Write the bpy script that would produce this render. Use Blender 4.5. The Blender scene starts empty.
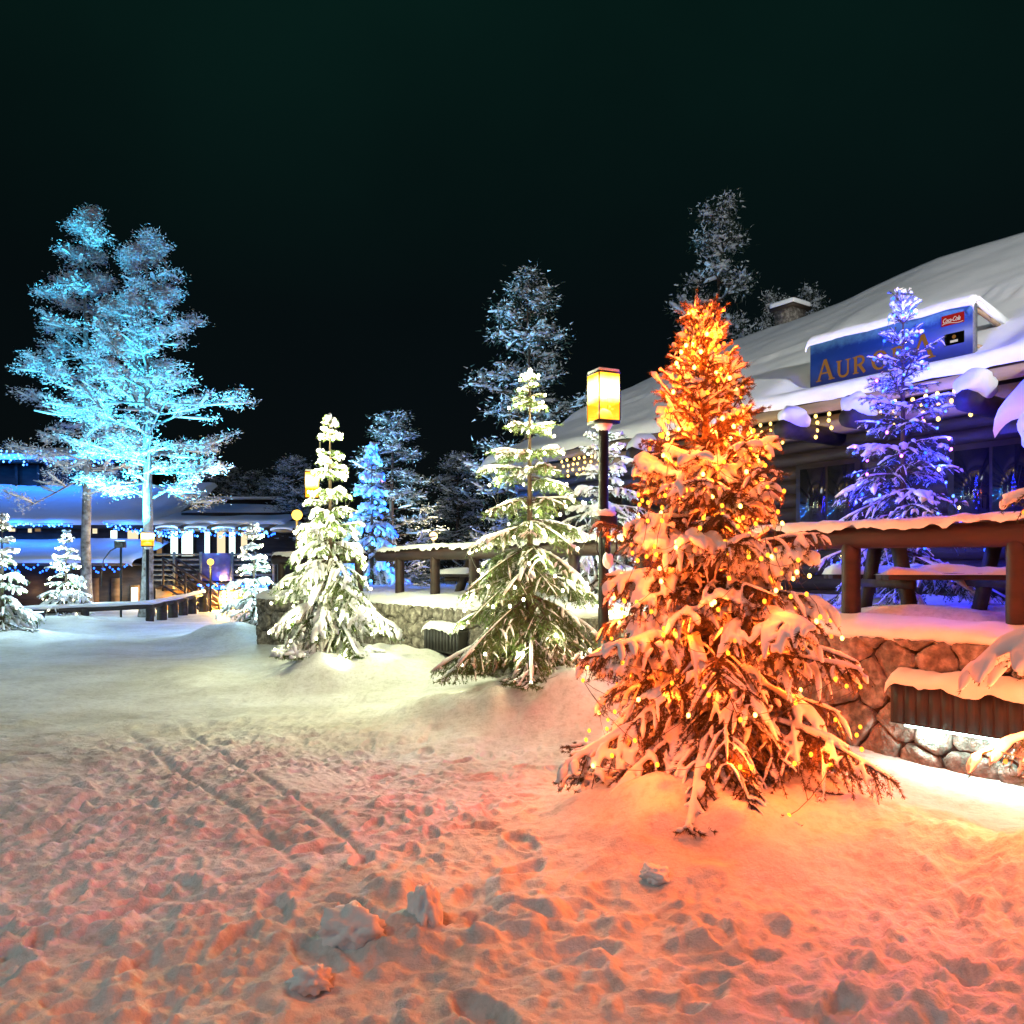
import bpy, bmesh, math, random
import numpy as np
from mathutils import Vector, Matrix

PI = math.pi
R_ = math.radians
sc = bpy.context.scene
C = sc.collection
random.seed(7)

# ------------------------------------------------------------------ camera
F_PX, HY, CAM_H = 820.0, 572.0, 1.5
cd = bpy.data.cameras.new("camera")
cam = bpy.data.objects.new("camera", cd)
C.objects.link(cam)
cam.location = (0, 0, CAM_H)
cam.rotation_euler = (PI / 2, 0, 0)
cd.sensor_width = 36
cd.lens = F_PX / 1024 * 36
cd.shift_y = (HY - 512) / 1024
cd.clip_end = 3000
cd.clip_start = 0.05
sc.camera = cam


def at(px, py, Y):
    return Vector(((px - 512) / F_PX * Y, Y, CAM_H + (HY - py) / F_PX * Y))


# ------------------------------------------------------------------ render settings
sc.view_settings.view_transform = 'Standard'
sc.view_settings.look = 'None'
sc.view_settings.exposure = 0
sc.view_settings.gamma = 1
sc.render.engine = 'CYCLES'
cy = sc.cycles
cy.use_denoising = True
try:
    cy.denoiser = 'OPENIMAGEDENOISE'
    cy.denoising_prefilter = 'ACCURATE'
except Exception:
    pass
cy.max_bounces = 4
cy.diffuse_bounces = 3
cy.glossy_bounces = 2
cy.transparent_max_bounces = 8
cy.sample_clamp_indirect = 2.0
cy.sample_clamp_direct = 0.0
cy.use_light_tree = True
cy.use_adaptive_sampling = True
cy.adaptive_threshold = 0.025
cy.caustics_reflective = False
cy.caustics_refractive = False

# ------------------------------------------------------------------ world + ambient fill sun
SUN_EL, SUN_AZ = R_(38), R_(200)
w = bpy.data.worlds.new("World")
sc.world = w
w.use_nodes = True
nt = w.node_tree
nt.nodes.clear()
out = nt.nodes.new('ShaderNodeOutputWorld')
bg = nt.nodes.new('ShaderNodeBackground')
sky = nt.nodes.new('ShaderNodeTexSky')
sky.sky_type = 'NISHITA'
sky.sun_disc = False
sky.sun_elevation = SUN_EL
sky.sun_rotation = SUN_AZ
tc = nt.nodes.new('ShaderNodeTexCoord')
sep = nt.nodes.new('ShaderNodeSeparateXYZ')
ramp = nt.nodes.new('ShaderNodeValToRGB')
ramp.color_ramp.elements[0].position = 0.05
ramp.color_ramp.elements[0].color = (0.0002, 0.0005, 0.0006, 1)
ramp.color_ramp.elements[1].position = 0.62
ramp.color_ramp.elements[1].color = (0.0012, 0.0090, 0.0064, 1)
e = ramp.color_ramp.elements.new(0.30)
e.color = (0.0005, 0.0020, 0.0017, 1)
skm = nt.nodes.new('ShaderNodeMix')
skm.data_type = 'RGBA'
skm.blend_type = 'ADD'
skm.inputs[0].default_value = 1.0
scl = nt.nodes.new('ShaderNodeVectorMath')
scl.operation = 'SCALE'
scl.inputs['Scale'].default_value = 0.0006
nt.links.new(sky.outputs[0], scl.inputs[0])
nt.links.new(tc.outputs['Generated'], sep.inputs[0])
nt.links.new(sep.outputs['Z'], ramp.inputs[0])
hz_n = nt.nodes.new('ShaderNodeTexNoise'); hz_n.inputs['Scale'].default_value = 2.2; hz_n.inputs['Detail'].default_value = 4
hz_r = nt.nodes.new('ShaderNodeMapRange'); hz_r.inputs[1].default_value = 0.3; hz_r.inputs[2].default_value = 0.7; hz_r.inputs[3].default_value = 0.75; hz_r.inputs[4].default_value = 1.45
hz_m = nt.nodes.new('ShaderNodeVectorMath'); hz_m.operation = 'SCALE'
nt.links.new(tc.outputs['Generated'], hz_n.inputs['Vector']); nt.links.new(hz_n.outputs['Fac'], hz_r.inputs[0])
nt.links.new(ramp.outputs[0], hz_m.inputs[0]); nt.links.new(hz_r.outputs[0], hz_m.inputs['Scale'])
nt.links.new(hz_m.outputs[0], skm.inputs[6])
nt.links.new(scl.outputs[0], skm.inputs[7])
nt.links.new(skm.outputs[2], bg.inputs['Color'])
bg.inputs['Strength'].default_value = 1.0
nt.links.new(bg.outputs[0], out.inputs[0])

sd = bpy.data.lights.new("ambient_fill", 'SUN')  # dim sun lamp added as overall fill light
sd.energy = 0.33
sd.angle = R_(12)
sd.color = (0.80, 0.88, 1.0)
so = bpy.data.objects.new("ambient_fill", sd)
C.objects.link(so)
dv = Vector((math.sin(SUN_AZ) * math.cos(SUN_EL), math.cos(SUN_AZ) * math.cos(SUN_EL), math.sin(SUN_EL)))
so.rotation_euler = dv.to_track_quat('Z', 'Y').to_euler()


# ------------------------------------------------------------------ materials
def new_mat(name):
    m = bpy.data.materials.new(name)
    m.use_nodes = True
    t = m.node_tree
    t.nodes.clear()
    o = t.nodes.new('ShaderNodeOutputMaterial')
    return m, t, o


def mat_surface(name, c1, c2, scale=8.0, rough=0.7, bump=0.3, bscale=30.0, bdist=0.01, detail=6, metal=0.0, spec=0.3, stretch=None, c3=None):
    m, t, o = new_mat(name)
    p = t.nodes.new('ShaderNodeBsdfPrincipled')
    tcn = t.nodes.new('ShaderNodeTexCoord')
    src = tcn.outputs['Object']
    if stretch:
        mp = t.nodes.new('ShaderNodeMapping')
        mp.inputs['Scale'].default_value = stretch
        t.links.new(src, mp.inputs[0])
        src = mp.outputs[0]
    n = t.nodes.new('ShaderNodeTexNoise')
    n.inputs['Scale'].default_value = scale
    n.inputs['Detail'].default_value = detail
    t.links.new(src, n.inputs['Vector'])
    r = t.nodes.new('ShaderNodeValToRGB')
    r.color_ramp.elements[0].position = 0.32
    r.color_ramp.elements[1].position = 0.68
    r.color_ramp.elements[0].color = (*c1, 1)
    r.color_ramp.elements[1].color = (*c2, 1)
    if c3:
        q = r.color_ramp.elements.new(0.5)
        q.color = (*c3, 1)
    t.links.new(n.outputs['Fac'], r.inputs[0])
    t.links.new(r.outputs[0], p.inputs['Base Color'])
    p.inputs['Roughness'].default_value = rough
    p.inputs['Metallic'].default_value = metal
    p.inputs['Specular IOR Level'].default_value = spec
    if bump:
        n2 = t.nodes.new('ShaderNodeTexNoise')
        n2.inputs['Scale'].default_value = bscale
        n2.inputs['Detail'].default_value = 5
        t.links.new(src, n2.inputs['Vector'])
        b = t.nodes.new('ShaderNodeBump')
        b.inputs['Strength'].default_value = bump
        b.inputs['Distance'].default_value = bdist
        t.links.new(n2.outputs['Fac'], b.inputs['Height'])
        t.links.new(b.outputs[0], p.inputs['Normal'])
    t.links.new(p.outputs[0], o.inputs[0])
    return m


def mat_emit(name, col, strength, sample=False):
    m, t, o = new_mat(name)
    em = t.nodes.new('ShaderNodeEmission')
    em.inputs[0].default_value = (*col, 1)
    em.inputs[1].default_value = strength
    t.links.new(em.outputs[0], o.inputs[0])
    if not sample:
        try:
            m.cycles.emission_sampling = 'NONE'
        except Exception:
            pass
    return m


M = {}
M['snow'] = mat_surface('snow', (0.80, 0.81, 0.83), (0.88, 0.88, 0.89), 6, 0.65, 0.5, 55, 0.006, spec=0.2)
M['snow_soft'] = mat_surface('snow_soft', (0.82, 0.83, 0.85), (0.88, 0.88, 0.89), 3, 0.7, 0.35, 90, 0.004, spec=0.15)
M['frost'] = mat_surface('frost', (0.48, 0.52, 0.55), (0.72, 0.75, 0.77), 1.5, 0.8, 0, spec=0.1)
M['needles'] = mat_surface('needles', (0.035, 0.060, 0.022), (0.085, 0.120, 0.045), 3, 0.6, 0, spec=0.25)
M['needles_lit_pale'] = mat_surface('needles_lit_pale', (0.07, 0.12, 0.03), (0.19, 0.27, 0.09), 4, 0.65, 0, spec=0.2)  # paler green: the glow of the bulbs is put into the needle colour
M['needles_lit_red'] = mat_surface('needles_lit_red', (0.09, 0.066, 0.024), (0.21, 0.13, 0.05), 3, 0.6, 0, spec=0.2)  # browner and brighter: the red bulb light is put into the needle colour
M['needles_dark'] = mat_surface('needles_dark', (0.02, 0.035, 0.022), (0.05, 0.07, 0.05), 2, 0.7, 0, spec=0.1)
M['bark'] = mat_surface('bark', (0.05, 0.032, 0.022), (0.13, 0.09, 0.06), 14, 0.9, 0.6, 30, 0.02, stretch=(1, 1, 0.25))
M['bark_frost'] = mat_surface('bark_frost', (0.10, 0.08, 0.07), (0.50, 0.50, 0.50), 5, 0.9, 0.5, 20, 0.02)
M['wire'] = mat_surface('wire', (0.03, 0.025, 0.02), (0.06, 0.05, 0.04), 20, 0.5, 0)
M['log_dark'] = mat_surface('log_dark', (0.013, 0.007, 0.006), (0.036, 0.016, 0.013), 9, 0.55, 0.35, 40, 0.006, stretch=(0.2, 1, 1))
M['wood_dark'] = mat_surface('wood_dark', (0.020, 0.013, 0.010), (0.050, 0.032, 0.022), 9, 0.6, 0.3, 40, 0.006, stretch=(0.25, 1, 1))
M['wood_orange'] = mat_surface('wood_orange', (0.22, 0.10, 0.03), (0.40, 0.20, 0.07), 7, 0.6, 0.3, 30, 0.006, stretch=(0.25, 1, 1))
M['wood_pale'] = mat_surface('wood_pale', (0.25, 0.17, 0.09), (0.38, 0.27, 0.15), 7, 0.6, 0.3, 30, 0.006, stretch=(0.25, 1, 1))
M['stone'] = mat_surface('stone', (0.09, 0.08, 0.07), (0.42, 0.38, 0.34), 12, 0.85, 1.0, 34, 0.04, detail=10, c3=(0.20, 0.175, 0.15))
M['mortar'] = mat_surface('mortar', (0.03, 0.028, 0.026), (0.06, 0.055, 0.05), 20, 0.95, 0.5, 60, 0.01)
M['metal_black'] = mat_surface('metal_black', (0.010, 0.010, 0.011), (0.022, 0.021, 0.02), 12, 0.45, 0.15, 60, 0.002, metal=0.3)
M['panel_dark'] = mat_surface('panel_dark', (0.010, 0.009, 0.008), (0.024, 0.020, 0.017), 10, 0.6, 0.3, 40, 0.004, stretch=(4, 1, 0.3))
M['rail_grey'] = mat_surface('rail_grey', (0.09, 0.09, 0.09), (0.18, 0.18, 0.18), 10, 0.7, 0.2, 30, 0.006)


# ------------------------------------------------------------------ noise (numpy)
def _hash(ix, iy, seed):
    h = (ix.astype(np.int64) * 374761393 + iy.astype(np.int64) * 668265263 + seed * 1442695041) & 0xFFFFFFFF
    h = ((h ^ (h >> 13)) * 1274126177) & 0xFFFFFFFF
    h = (h ^ (h >> 16)) & 0xFFFFFFFF
    return h.astype(np.float64) / 4294967295.0


def vnoise(x, y, seed=0):
    ix = np.floor(x); iy = np.floor(y)
    fx = x - ix; fy = y - iy
    ux = fx * fx * fx * (fx * (fx * 6 - 15) + 10)
    uy = fy * fy * fy * (fy * (fy * 6 - 15) + 10)
    a = _hash(ix, iy, seed); b = _hash(ix + 1, iy, seed)
    c = _hash(ix, iy + 1, seed); d = _hash(ix + 1, iy + 1, seed)
    return (a + (b - a) * ux + (c - a) * uy + (a - b - c + d) * ux * uy) * 2 - 1


def fbm(x, y, seed=0, octv=4, gain=0.5):
    s = np.zeros_like(x, dtype=np.float64); a = 1.0; f = 1.0
    for k in range(octv):
        s += a * vnoise(x * f + 13.7 * k, y * f - 7.3 * k, seed + k)
        a *= gain; f *= 2.03
    return s


def sstep(a, b, x):
    t = np.clip((x - a) / (b - a), 0, 1)
    return t * t * (3 - 2 * t)


# ------------------------------------------------------------------ mesh builder
class MB:
    def __init__(self):
        self.v = []; self.n = 0; self.loops = []; self.sizes = []

    def add(self, verts, faces):
        """faces: list of index lists or (F,k) array"""
        verts = np.asarray(verts, dtype=np.float64).reshape(-1, 3)
        if isinstance(faces, np.ndarray):
            self.loops.append((faces + self.n).ravel())
            self.sizes.append(np.full(len(faces), faces.shape[1], dtype=np.int32))
        else:
            for f in faces:
                self.loops.append(np.array(f, dtype=np.int64) + self.n)
                self.sizes.append(np.array([len(f)], dtype=np.int32))
        self.v.append(verts); self.n += len(verts)
        return self

    def mesh(self, name, smooth=False):
        me = bpy.data.meshes.new(name)
        if self.n == 0:
            return me
        v = np.concatenate(self.v)
        lo = np.concatenate(self.loops).astype(np.int32)
        sz = np.concatenate(self.sizes).astype(np.int32)
        st = np.concatenate([[0], np.cumsum(sz)[:-1]]).astype(np.int32)
        me.vertices.add(len(v)); me.vertices.foreach_set('co', v.astype(np.float32).ravel())
        me.loops.add(len(lo)); me.loops.foreach_set('vertex_index', lo)
        me.polygons.add(len(sz)); me.polygons.foreach_set('loop_start', st)
        try:
            me.polygons.foreach_set('loop_total', sz)
        except Exception:
            pass
        me.update(calc_edges=True)
        me.validate()
        if smooth:
            me.polygons.foreach_set('use_smooth', np.ones(len(me.polygons), dtype=bool))
        me.update()
        return me

    # --- primitives
    def box(self, x0, x1, y0, y1, z0, z1, bev=0.0):
        if bev <= 0:
            v = [(x0, y0, z0), (x1, y0, z0), (x1, y1, z0), (x0, y1, z0), (x0, y0, z1), (x1, y0, z1), (x1, y1, z1), (x0, y1, z1)]
            return self.add(v, [[0, 3, 2, 1], [4, 5, 6, 7], [0, 1, 5, 4], [1, 2, 6, 5], [2, 3, 7, 6], [3, 0, 4, 7]])
        bm = bmesh.new()
        bmesh.ops.create_cube(bm, size=1)
        for q in bm.verts:
            q.co = Vector(((x0 + x1) / 2 + q.co.x * (x1 - x0), (y0 + y1) / 2 + q.co.y * (y1 - y0), (z0 + z1) / 2 + q.co.z * (z1 - z0)))
        bmesh.ops.bevel(bm, geom=bm.edges[:], offset=bev, segments=2, affect='EDGES', profile=0.6)
        return self.bm(bm)

    def bm(self, bm, mat=None):
        bm.verts.ensure_lookup_table()
        bm.verts.index_update()
        v = [tuple((mat @ q.co) if mat else q.co) for q in bm.verts]
        f = [[q.index for q in fc.verts] for fc in bm.faces]
        bm.free()
        return self.add(v, f)

    def prism(self, prof, axis_a, axis_b):
        """prof: list of (y,z) closed loop extruded along x from axis_a to axis_b"""
        n = len(prof)
        v = [(axis_a, p[0], p[1]) for p in prof] + [(axis_b, p[0], p[1]) for p in prof]
        f = [[i, (i + 1) % n, n + (i + 1) % n, n + i] for i in range(n)]
        f += [list(range(n))[::-1], list(range(n, 2 * n))]
        return self.add(v, f)

    def tube(self, pts, rad, sides=8, squash=1.0):
        pts = np.asarray(pts, dtype=float)[None]
        rad = np.asarray(rad, dtype=float)
        if rad.ndim == 0:
            rad = np.full(pts.shape[1], float(rad))
        return self.tubes(pts, rad[None], sides, squash)

    def tubes(self, P, Rr, sides=6, squash=1.0, cap=True):
        N, K, _ = P.shape
        if N == 0:
            return self
        T = np.gradient(P, axis=1)
        T /= np.linalg.norm(T, axis=2, keepdims=True) + 1e-9
        ref = np.zeros_like(T); ref[..., 2] = 1
        vert = np.abs(T[..., 2]) > 0.96
        flip = vert.mean(axis=1) > 0.3
        ref[flip] = (1, 0, 0)
        S = np.cross(T, ref); S /= np.linalg.norm(S, axis=2, keepdims=True) + 1e-9
        U = np.cross(S, T)
        ang = np.arange(sides) / sides * 2 * PI + PI / sides
        ring = P[:, :, None, :] + Rr[:, :, None, None] * (np.cos(ang)[None, None, :, None] * S[:, :, None, :] + np.sin(ang)[None, None, :, None] * squash * U[:, :, None, :])
        V = ring.reshape(-1, 3)
        base = (np.arange(N) * K * sides)[:, None, None]
        k = (np.arange(K - 1) * sides)[None, :, None]
        j = np.arange(sides)[None, None, :]
        a = base + k + j; b = base + k + (j + 1) % sides
        quads = np.stack([a, b, b + sides, a + sides], axis=-1).reshape(-1, 4)
        n0 = self.n
        self.add(V, quads)
        if cap:
            s0 = (np.arange(N) * K * sides)[:, None] + np.arange(sides)[None, ::-1]
            s1 = (np.arange(N) * K * sides + (K - 1) * sides)[:, None] + np.arange(sides)[None, :]
            for q in (s0, s1):
                self.loops.append((q + n0).ravel()); self.sizes.append(np.full(N, sides, dtype=np.int32))
        return self

    def blob(self, c, r, seed=0, amp=0.18, sub=2, freq=2.0, flat_bottom=None):
        bm = bmesh.new()
        bmesh.ops.create_icosphere(bm, subdivisions=sub, radius=1)
        r = Vector(r) if hasattr(r, '__len__') else Vector((r, r, r))
        rs = np.random.RandomState(seed)
        off = rs.rand(3) * 20
        for q in bm.verts:
            d = q.co
            a = np.array([d.x * freq + off[0] + d.z]); b = np.array([d.y * freq + off[1] - d.z])
            k = 1 + amp * float(fbm(a, b, seed, 2)[0])
            q.co = Vector((c[0] + d.x * r.x * k, c[1] + d.y * r.y * k, c[2] + d.z * r.z * k))
            if flat_bottom is not None and q.co.z < flat_bottom:
                q.co.z = flat_bottom + (q.co.z - flat_bottom) * 0.15
        return self.bm(bm)


# ------------------------------------------------------------------ object helpers
def thing(name, label, cat, loc=(0, 0, 0), rotz=0.0, group=None):
    o = bpy.data.objects.new(name, None)
    C.objects.link(o)
    o.empty_display_size = 0.2
    o.location = loc
    o.rotation_euler = (0, 0, rotz)
    o['label'] = label
    o['category'] = cat
    if group:
        o['group'] = group
    return o


def part(name, mb, mat, parent=None, smooth=False):
    me = mb.mesh(name, smooth) if isinstance(mb, MB) else mb
    o = bpy.data.objects.new(name, me)
    C.objects.link(o)
    me.materials.clear()
    me.materials.append(mat)
    o.parent = parent
    return o


def tag(o, label, cat, group=None):
    o['label'] = label; o['category'] = cat
    if group:
        o['group'] = group
    return o


def structure(o):
    o['kind'] = 'structure'
    return o


def copy_tree(o, parent=None):
    c = o.copy()
    C.objects.link(c)
    c.parent = parent
    for ch in list(o.children):
        copy_tree(ch, c)
    return c


def point_light(name, loc, power, col, radius=0.03, parent=None):
    ld = bpy.data.lights.new(name, 'POINT')
    ld.energy = power; ld.color = col; ld.shadow_soft_size = radius
    o = bpy.data.objects.new(name, ld)
    C.objects.link(o)
    o.location = loc
    o.parent = parent
    return o


def spot_light(name, loc, target, power, col, size=60, blend=0.5, radius=0.05, parent=None):
    ld = bpy.data.lights.new(name, 'SPOT')
    ld.energy = power; ld.color = col; ld.shadow_soft_size = radius
    ld.spot_size = R_(size); ld.spot_blend = blend
    o = bpy.data.objects.new(name, ld)
    C.objects.link(o)
    o.location = loc
    o.rotation_euler = (Vector(target) - Vector(loc)).to_track_quat('-Z', 'Y').to_euler()
    o.parent = parent
    return o


def remeshed(mb, voxel, smooth_it=2, name='snow_cover'):
    me = mb.mesh(name)
    tmp = bpy.data.objects.new(name, me)
    C.objects.link(tmp)
    md = tmp.modifiers.new('r', 'REMESH'); md.mode = 'VOXEL'; md.voxel_size = voxel; md.use_smooth_shade = True
    if smooth_it:
        ms = tmp.modifiers.new('s', 'SMOOTH'); ms.iterations = smooth_it; ms.factor = 0.5
    dg = bpy.context.evaluated_depsgraph_get()
    ev = tmp.evaluated_get(dg)
    res = bpy.data.meshes.new_from_object(ev, depsgraph=dg)
    bpy.data.objects.remove(tmp)
    bpy.data.meshes.remove(me)
    res.polygons.foreach_set('use_smooth', np.ones(len(res.polygons), dtype=bool))
    return res


# ------------------------------------------------------------------ layout: the wall line runs along u, terrace lies behind it (n)
WF = np.array([2.95, 6.4])
U2 = np.array([-0.573, 0.819]); U2 /= np.linalg.norm(U2)
N2 = np.array([-U2[0] * 0 + U2[1], -U2[0]])
E2 = -U2
ROT = math.atan2(E2[1], E2[0])


def WL(a, t, z=0.0):
    p = WF + a * E2 + t * N2
    return Vector((p[0], p[1], z))


def wl_coords(x, y):
    dx = x - WF[0]; dy = y - WF[1]
    return dx * E2[0] + dy * E2[1], dx * N2[0] + dy * N2[1]


TREES = {}
TREES['orange'] = (1.33, 5.22)
TREES['red'] = (3.50, 3.75)
TREES['white2'] = (0.19, 8.75)
TREES['white1'] = ((330 - 512) / F_PX * 11.6, 11.6)
TREES['small'] = ((254 - 512) / F_PX * 20.0, 20.0)
TREES['left1'] = ((2 - 512) / F_PX * 18.5, 18.5)
TREES['left2'] = ((66 - 512) / F_PX * 25.0, 25.0)

MOUNDS = [(1.35, 5.1, 1.15, 0.22), (0.75, 4.75, 0.45, 0.12), (1.1, 4.5, 0.55, 0.09), (1.75, 4.5, 0.5, 0.07), (2.0, 4.7, 0.7, 0.05), (0.19, 8.7, 0.95, 0.24), (0.9, 8.1, 0.8, 0.20),
          (TREES['white1'][0], 11.4, 0.95, 0.26), (TREES['white1'][0] - 0.1, 10.7, 0.55, 0.16), (TREES['white1'][0] + 0.8, 10.9, 0.5, 0.12), (-0.15, 8.0, 0.5, 0.14), (0.55, 7.8, 0.45, 0.16), (-0.7, 8.5, 0.5, 0.12), (-1.5, 11.8, 1.0, 0.16), (TREES['small'][0], 18.4, 1.1, 0.25),
          (TREES['left1'][0], 18.4, 1.6, 0.25), (TREES['left2'][0], 24.6, 1.8, 0.25), (2.7, 3.7, 0.8, 0.16), (3.6, 3.4, 1.1, 0.22), (3.1, 3.0, 0.7, 0.08)]


def ground_h(x, y):
    x = np.asarray(x, dtype=float); y = np.asarray(y, dtype=float)
    h = 0.05 * fbm(x / 3.2, y / 3.2, 11, 3)
    a, t = wl_coords(x, y)
    # bank of ploughed snow along the wall
    berm = 0.16 * np.exp(-((t + 0.7) / 0.9) ** 2) * sstep(-16, -14, a)
    berm = berm * sstep(0.6, -0.8, a)
    h = h + berm
    for mx, my, mr, mh in MOUNDS:
        d2 = ((x - mx) ** 2 + (y - my) ** 2) / mr ** 2
        h = h + mh * np.exp(-d2 * 1.3) * (1 + 0.30 * vnoise(x * 2.2, y * 2.2, 5) + 0.16 * vnoise(x * 5.1, y * 5.1, 6))
    return h


def footprints(x, y, cell, seed, la, lb, depth, prob=0.8):
    ix = np.floor(x / cell); iy = np.floor(y / cell)
    best = np.zeros_like(x)
    for dx in (-1, 0, 1):
        for dy in (-1, 0, 1):
            cx = ix + dx; cyy = iy + dy
            px = (cx + _hash(cx, cyy, seed)) * cell
            py = (cyy + _hash(cx, cyy, seed + 1)) * cell
            th = _hash(cx, cyy, seed + 2) * 2 * PI
            on = _hash(cx, cyy, seed + 3) < prob
            sz = 0.7 + 0.6 * _hash(cx, cyy, seed + 4)
            qx = (x - px) * np.cos(th) + (y - py) * np.sin(th)
            qy = -(x - px) * np.sin(th) + (y - py) * np.cos(th)
            d = np.sqrt((qx / (la * sz)) ** 2 + (qy / (lb * sz)) ** 2)
            dep = -sstep(1.15, 0.75, d) + 0.45 * np.exp(-((d - 1.3) / 0.22) ** 2)
            best = best + np.where(on, dep, 0) * depth * (0.5 + 0.8 * _hash(cx, cyy, seed + 5))
    return best


def ground_detail(x, y):
    # trodden snow: how trampled it is here
    a, t = wl_coords(x, y)
    d_or = np.sqrt((x - 1.5) ** 2 + (y - 5.1) ** 2)
    tram = sstep(0.95, 1.9, d_or) * sstep(-0.7, -2.0, t) * sstep(40, 20, y)
    for k in ('white2', 'white1'):
        d = np.sqrt((x - TREES[k][0]) ** 2 + (y - TREES[k][1]) ** 2)
        tram = tram * sstep(0.8, 1.7, d)
    near = sstep(11, 5.0, y)
    soft = 0.35 + 0.65 * sstep(0.1, -0.4, fbm(x / 1.7, y / 1.7, 40, 2))
    g = np.zeros_like(x)
    g += footprints(x, y, 0.34, 100, 0.125, 0.055, 0.036, 0.7) * tram * (0.35 + 0.65 * near)
    g += footprints(x + 7.1, y + 3.3, 0.27, 120, 0.10, 0.045, 0.018, 0.8) * tram * near
    g += 0.026 * fbm(x / 0.55, y / 0.55, 21, 3) * (0.25 + 0.75 * tram)
    r = fbm(x / 0.17, y / 0.17, 31, 5, 0.62)
    g += 0.026 * np.clip(r, -0.4, 1.2) * tram * soft * (0.35 + 0.65 * near)
    # crumbs and clods
    c = fbm(x / 0.085, y / 0.085, 51, 3, 0.55)
    g += 0.012 * fbm(x / 0.045, y / 0.045, 53, 2, 0.6) * tram * near * soft
    g += 0.036 * np.clip(c - 0.05, 0, 1) * tram * near * soft
    # a few bigger clods in the ploughed band in front of the camera
    band = np.exp(-(((x - 0.4) * 0.35 + (y - 3.35)) / 0.55) ** 2) * sstep(-1.3, -0.4, x)
    c2 = fbm(x / 0.28, y / 0.28, 61, 3, 0.5)
    g += 0.11 * np.clip(c2 + 0.05, 0, 0.9) * band * 1.2
    right = sstep(1.1, 2.2, x) * sstep(5.0, 4.2, y)
    g += 0.065 * fbm(x / 0.36, y / 0.30, 71, 5, 0.6) * right
    def crumbs(cell, seed, r0, r1, hh, prob):
        ix = np.floor(x / cell); iy = np.floor(y / cell)
        out = np.zeros_like(x)
        for dx in (-1, 0, 1):
            for dy in (-1, 0, 1):
                cx = ix + dx; cyy = iy + dy
                px = (cx + _hash(cx, cyy, seed)) * cell; py = (cyy + _hash(cx, cyy, seed + 1)) * cell
                rr = r0 + (r1 - r0) * _hash(cx, cyy, seed + 2) ** 2
                q = np.clip(1 - ((x - px) ** 2 + (y - py) ** 2 * (0.7 + 0.6 * _hash(cx, cyy, seed + 4))) / rr ** 2, 0, 1)
                out = np.maximum(out, np.where(_hash(cx, cyy, seed + 3) < prob, np.sqrt(q) * hh * rr, 0))
        return out
    patch = sstep(-0.25, 0.35, fbm(x / 0.8, y / 0.8, 301, 3))
    g += (crumbs(0.15, 200, 0.028, 0.062, 0.62, 0.55) + crumbs(0.08, 220, 0.020, 0.036, 0.7, 0.5)) * tram * near * (0.25 + 0.75 * patch)
    # two narrow sledge tracks running away to the left
    for (x0, y0, x1, y1) in ((-0.62, 4.05, -3.6, 8.6), (-1.05, 4.1, -3.95, 8.2)):
        L = math.hypot(x1 - x0, y1 - y0)
        ux, uy = (x1 - x0) / L, (y1 - y0) / L
        s = (x - x0) * ux + (y - y0) * uy
        dd = np.abs(-(x - x0) * uy + (y - y0) * ux + 0.05 * np.sin(s * 1.3))
        m = sstep(0, 0.4, s) * sstep(L, L - 1.0, s)
        g += (-0.036 * sstep(0.04, 0.012, dd) + 0.006 * np.exp(-((dd - 0.065) / 0.03) ** 2)) * m
    g *= 0.68
    # dents of snow fallen from the boughs under the orange tree
    for (dx, dy, rr, dp) in ((1.02, 4.45, 0.10, 0.05), (1.55, 4.35, 0.09, 0.035), (0.75, 4.3, 0.08, 0.04), (2.05, 4.55, 0.07, 0.03), (1.25, 4.12, 0.16, -0.05), (1.9, 4.0, 0.17, -0.05), (0.95, 3.95, 0.09, -0.04)):
        g -= dp * np.exp(-(((x - dx) / rr) ** 2 + ((y - dy) / rr) ** 2))
    return g


def axis(lo, hi, fine0, fine1, step, grow=1.035):
    mid = list(np.arange(fine0, fine1, step))
    left = []; s = step; p = fine0
    while p > lo:
        s *= grow; p -= s; left.append(p)
    right = []; s = step; p = mid[-1]
    while p < hi:
        s *= grow; p += s; right.append(p)
    return np.array(left[::-1] + mid + right)


xs = axis(-320, 320, -2.6, 3.6, 0.0135)
ys = axis(-40, 600, 2.5, 6.6, 0.0135, 1.03)
GX, GY = np.meshgrid(xs, ys)
GZ = ground_h(GX, GY) + ground_detail(GX, GY)
# beyond the fence the yard dips a little in front of the buildings
nxg, nyg = len(xs), len(ys)
gv = np.stack([GX, GY, GZ], axis=-1).reshape(-1, 3)
ii = (np.arange(nyg - 1)[:, None] * nxg + np.arange(nxg - 1)[None, :]).ravel()
gq = np.stack([ii, ii + 1, ii + 1 + nxg, ii + nxg], axis=-1)


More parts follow.
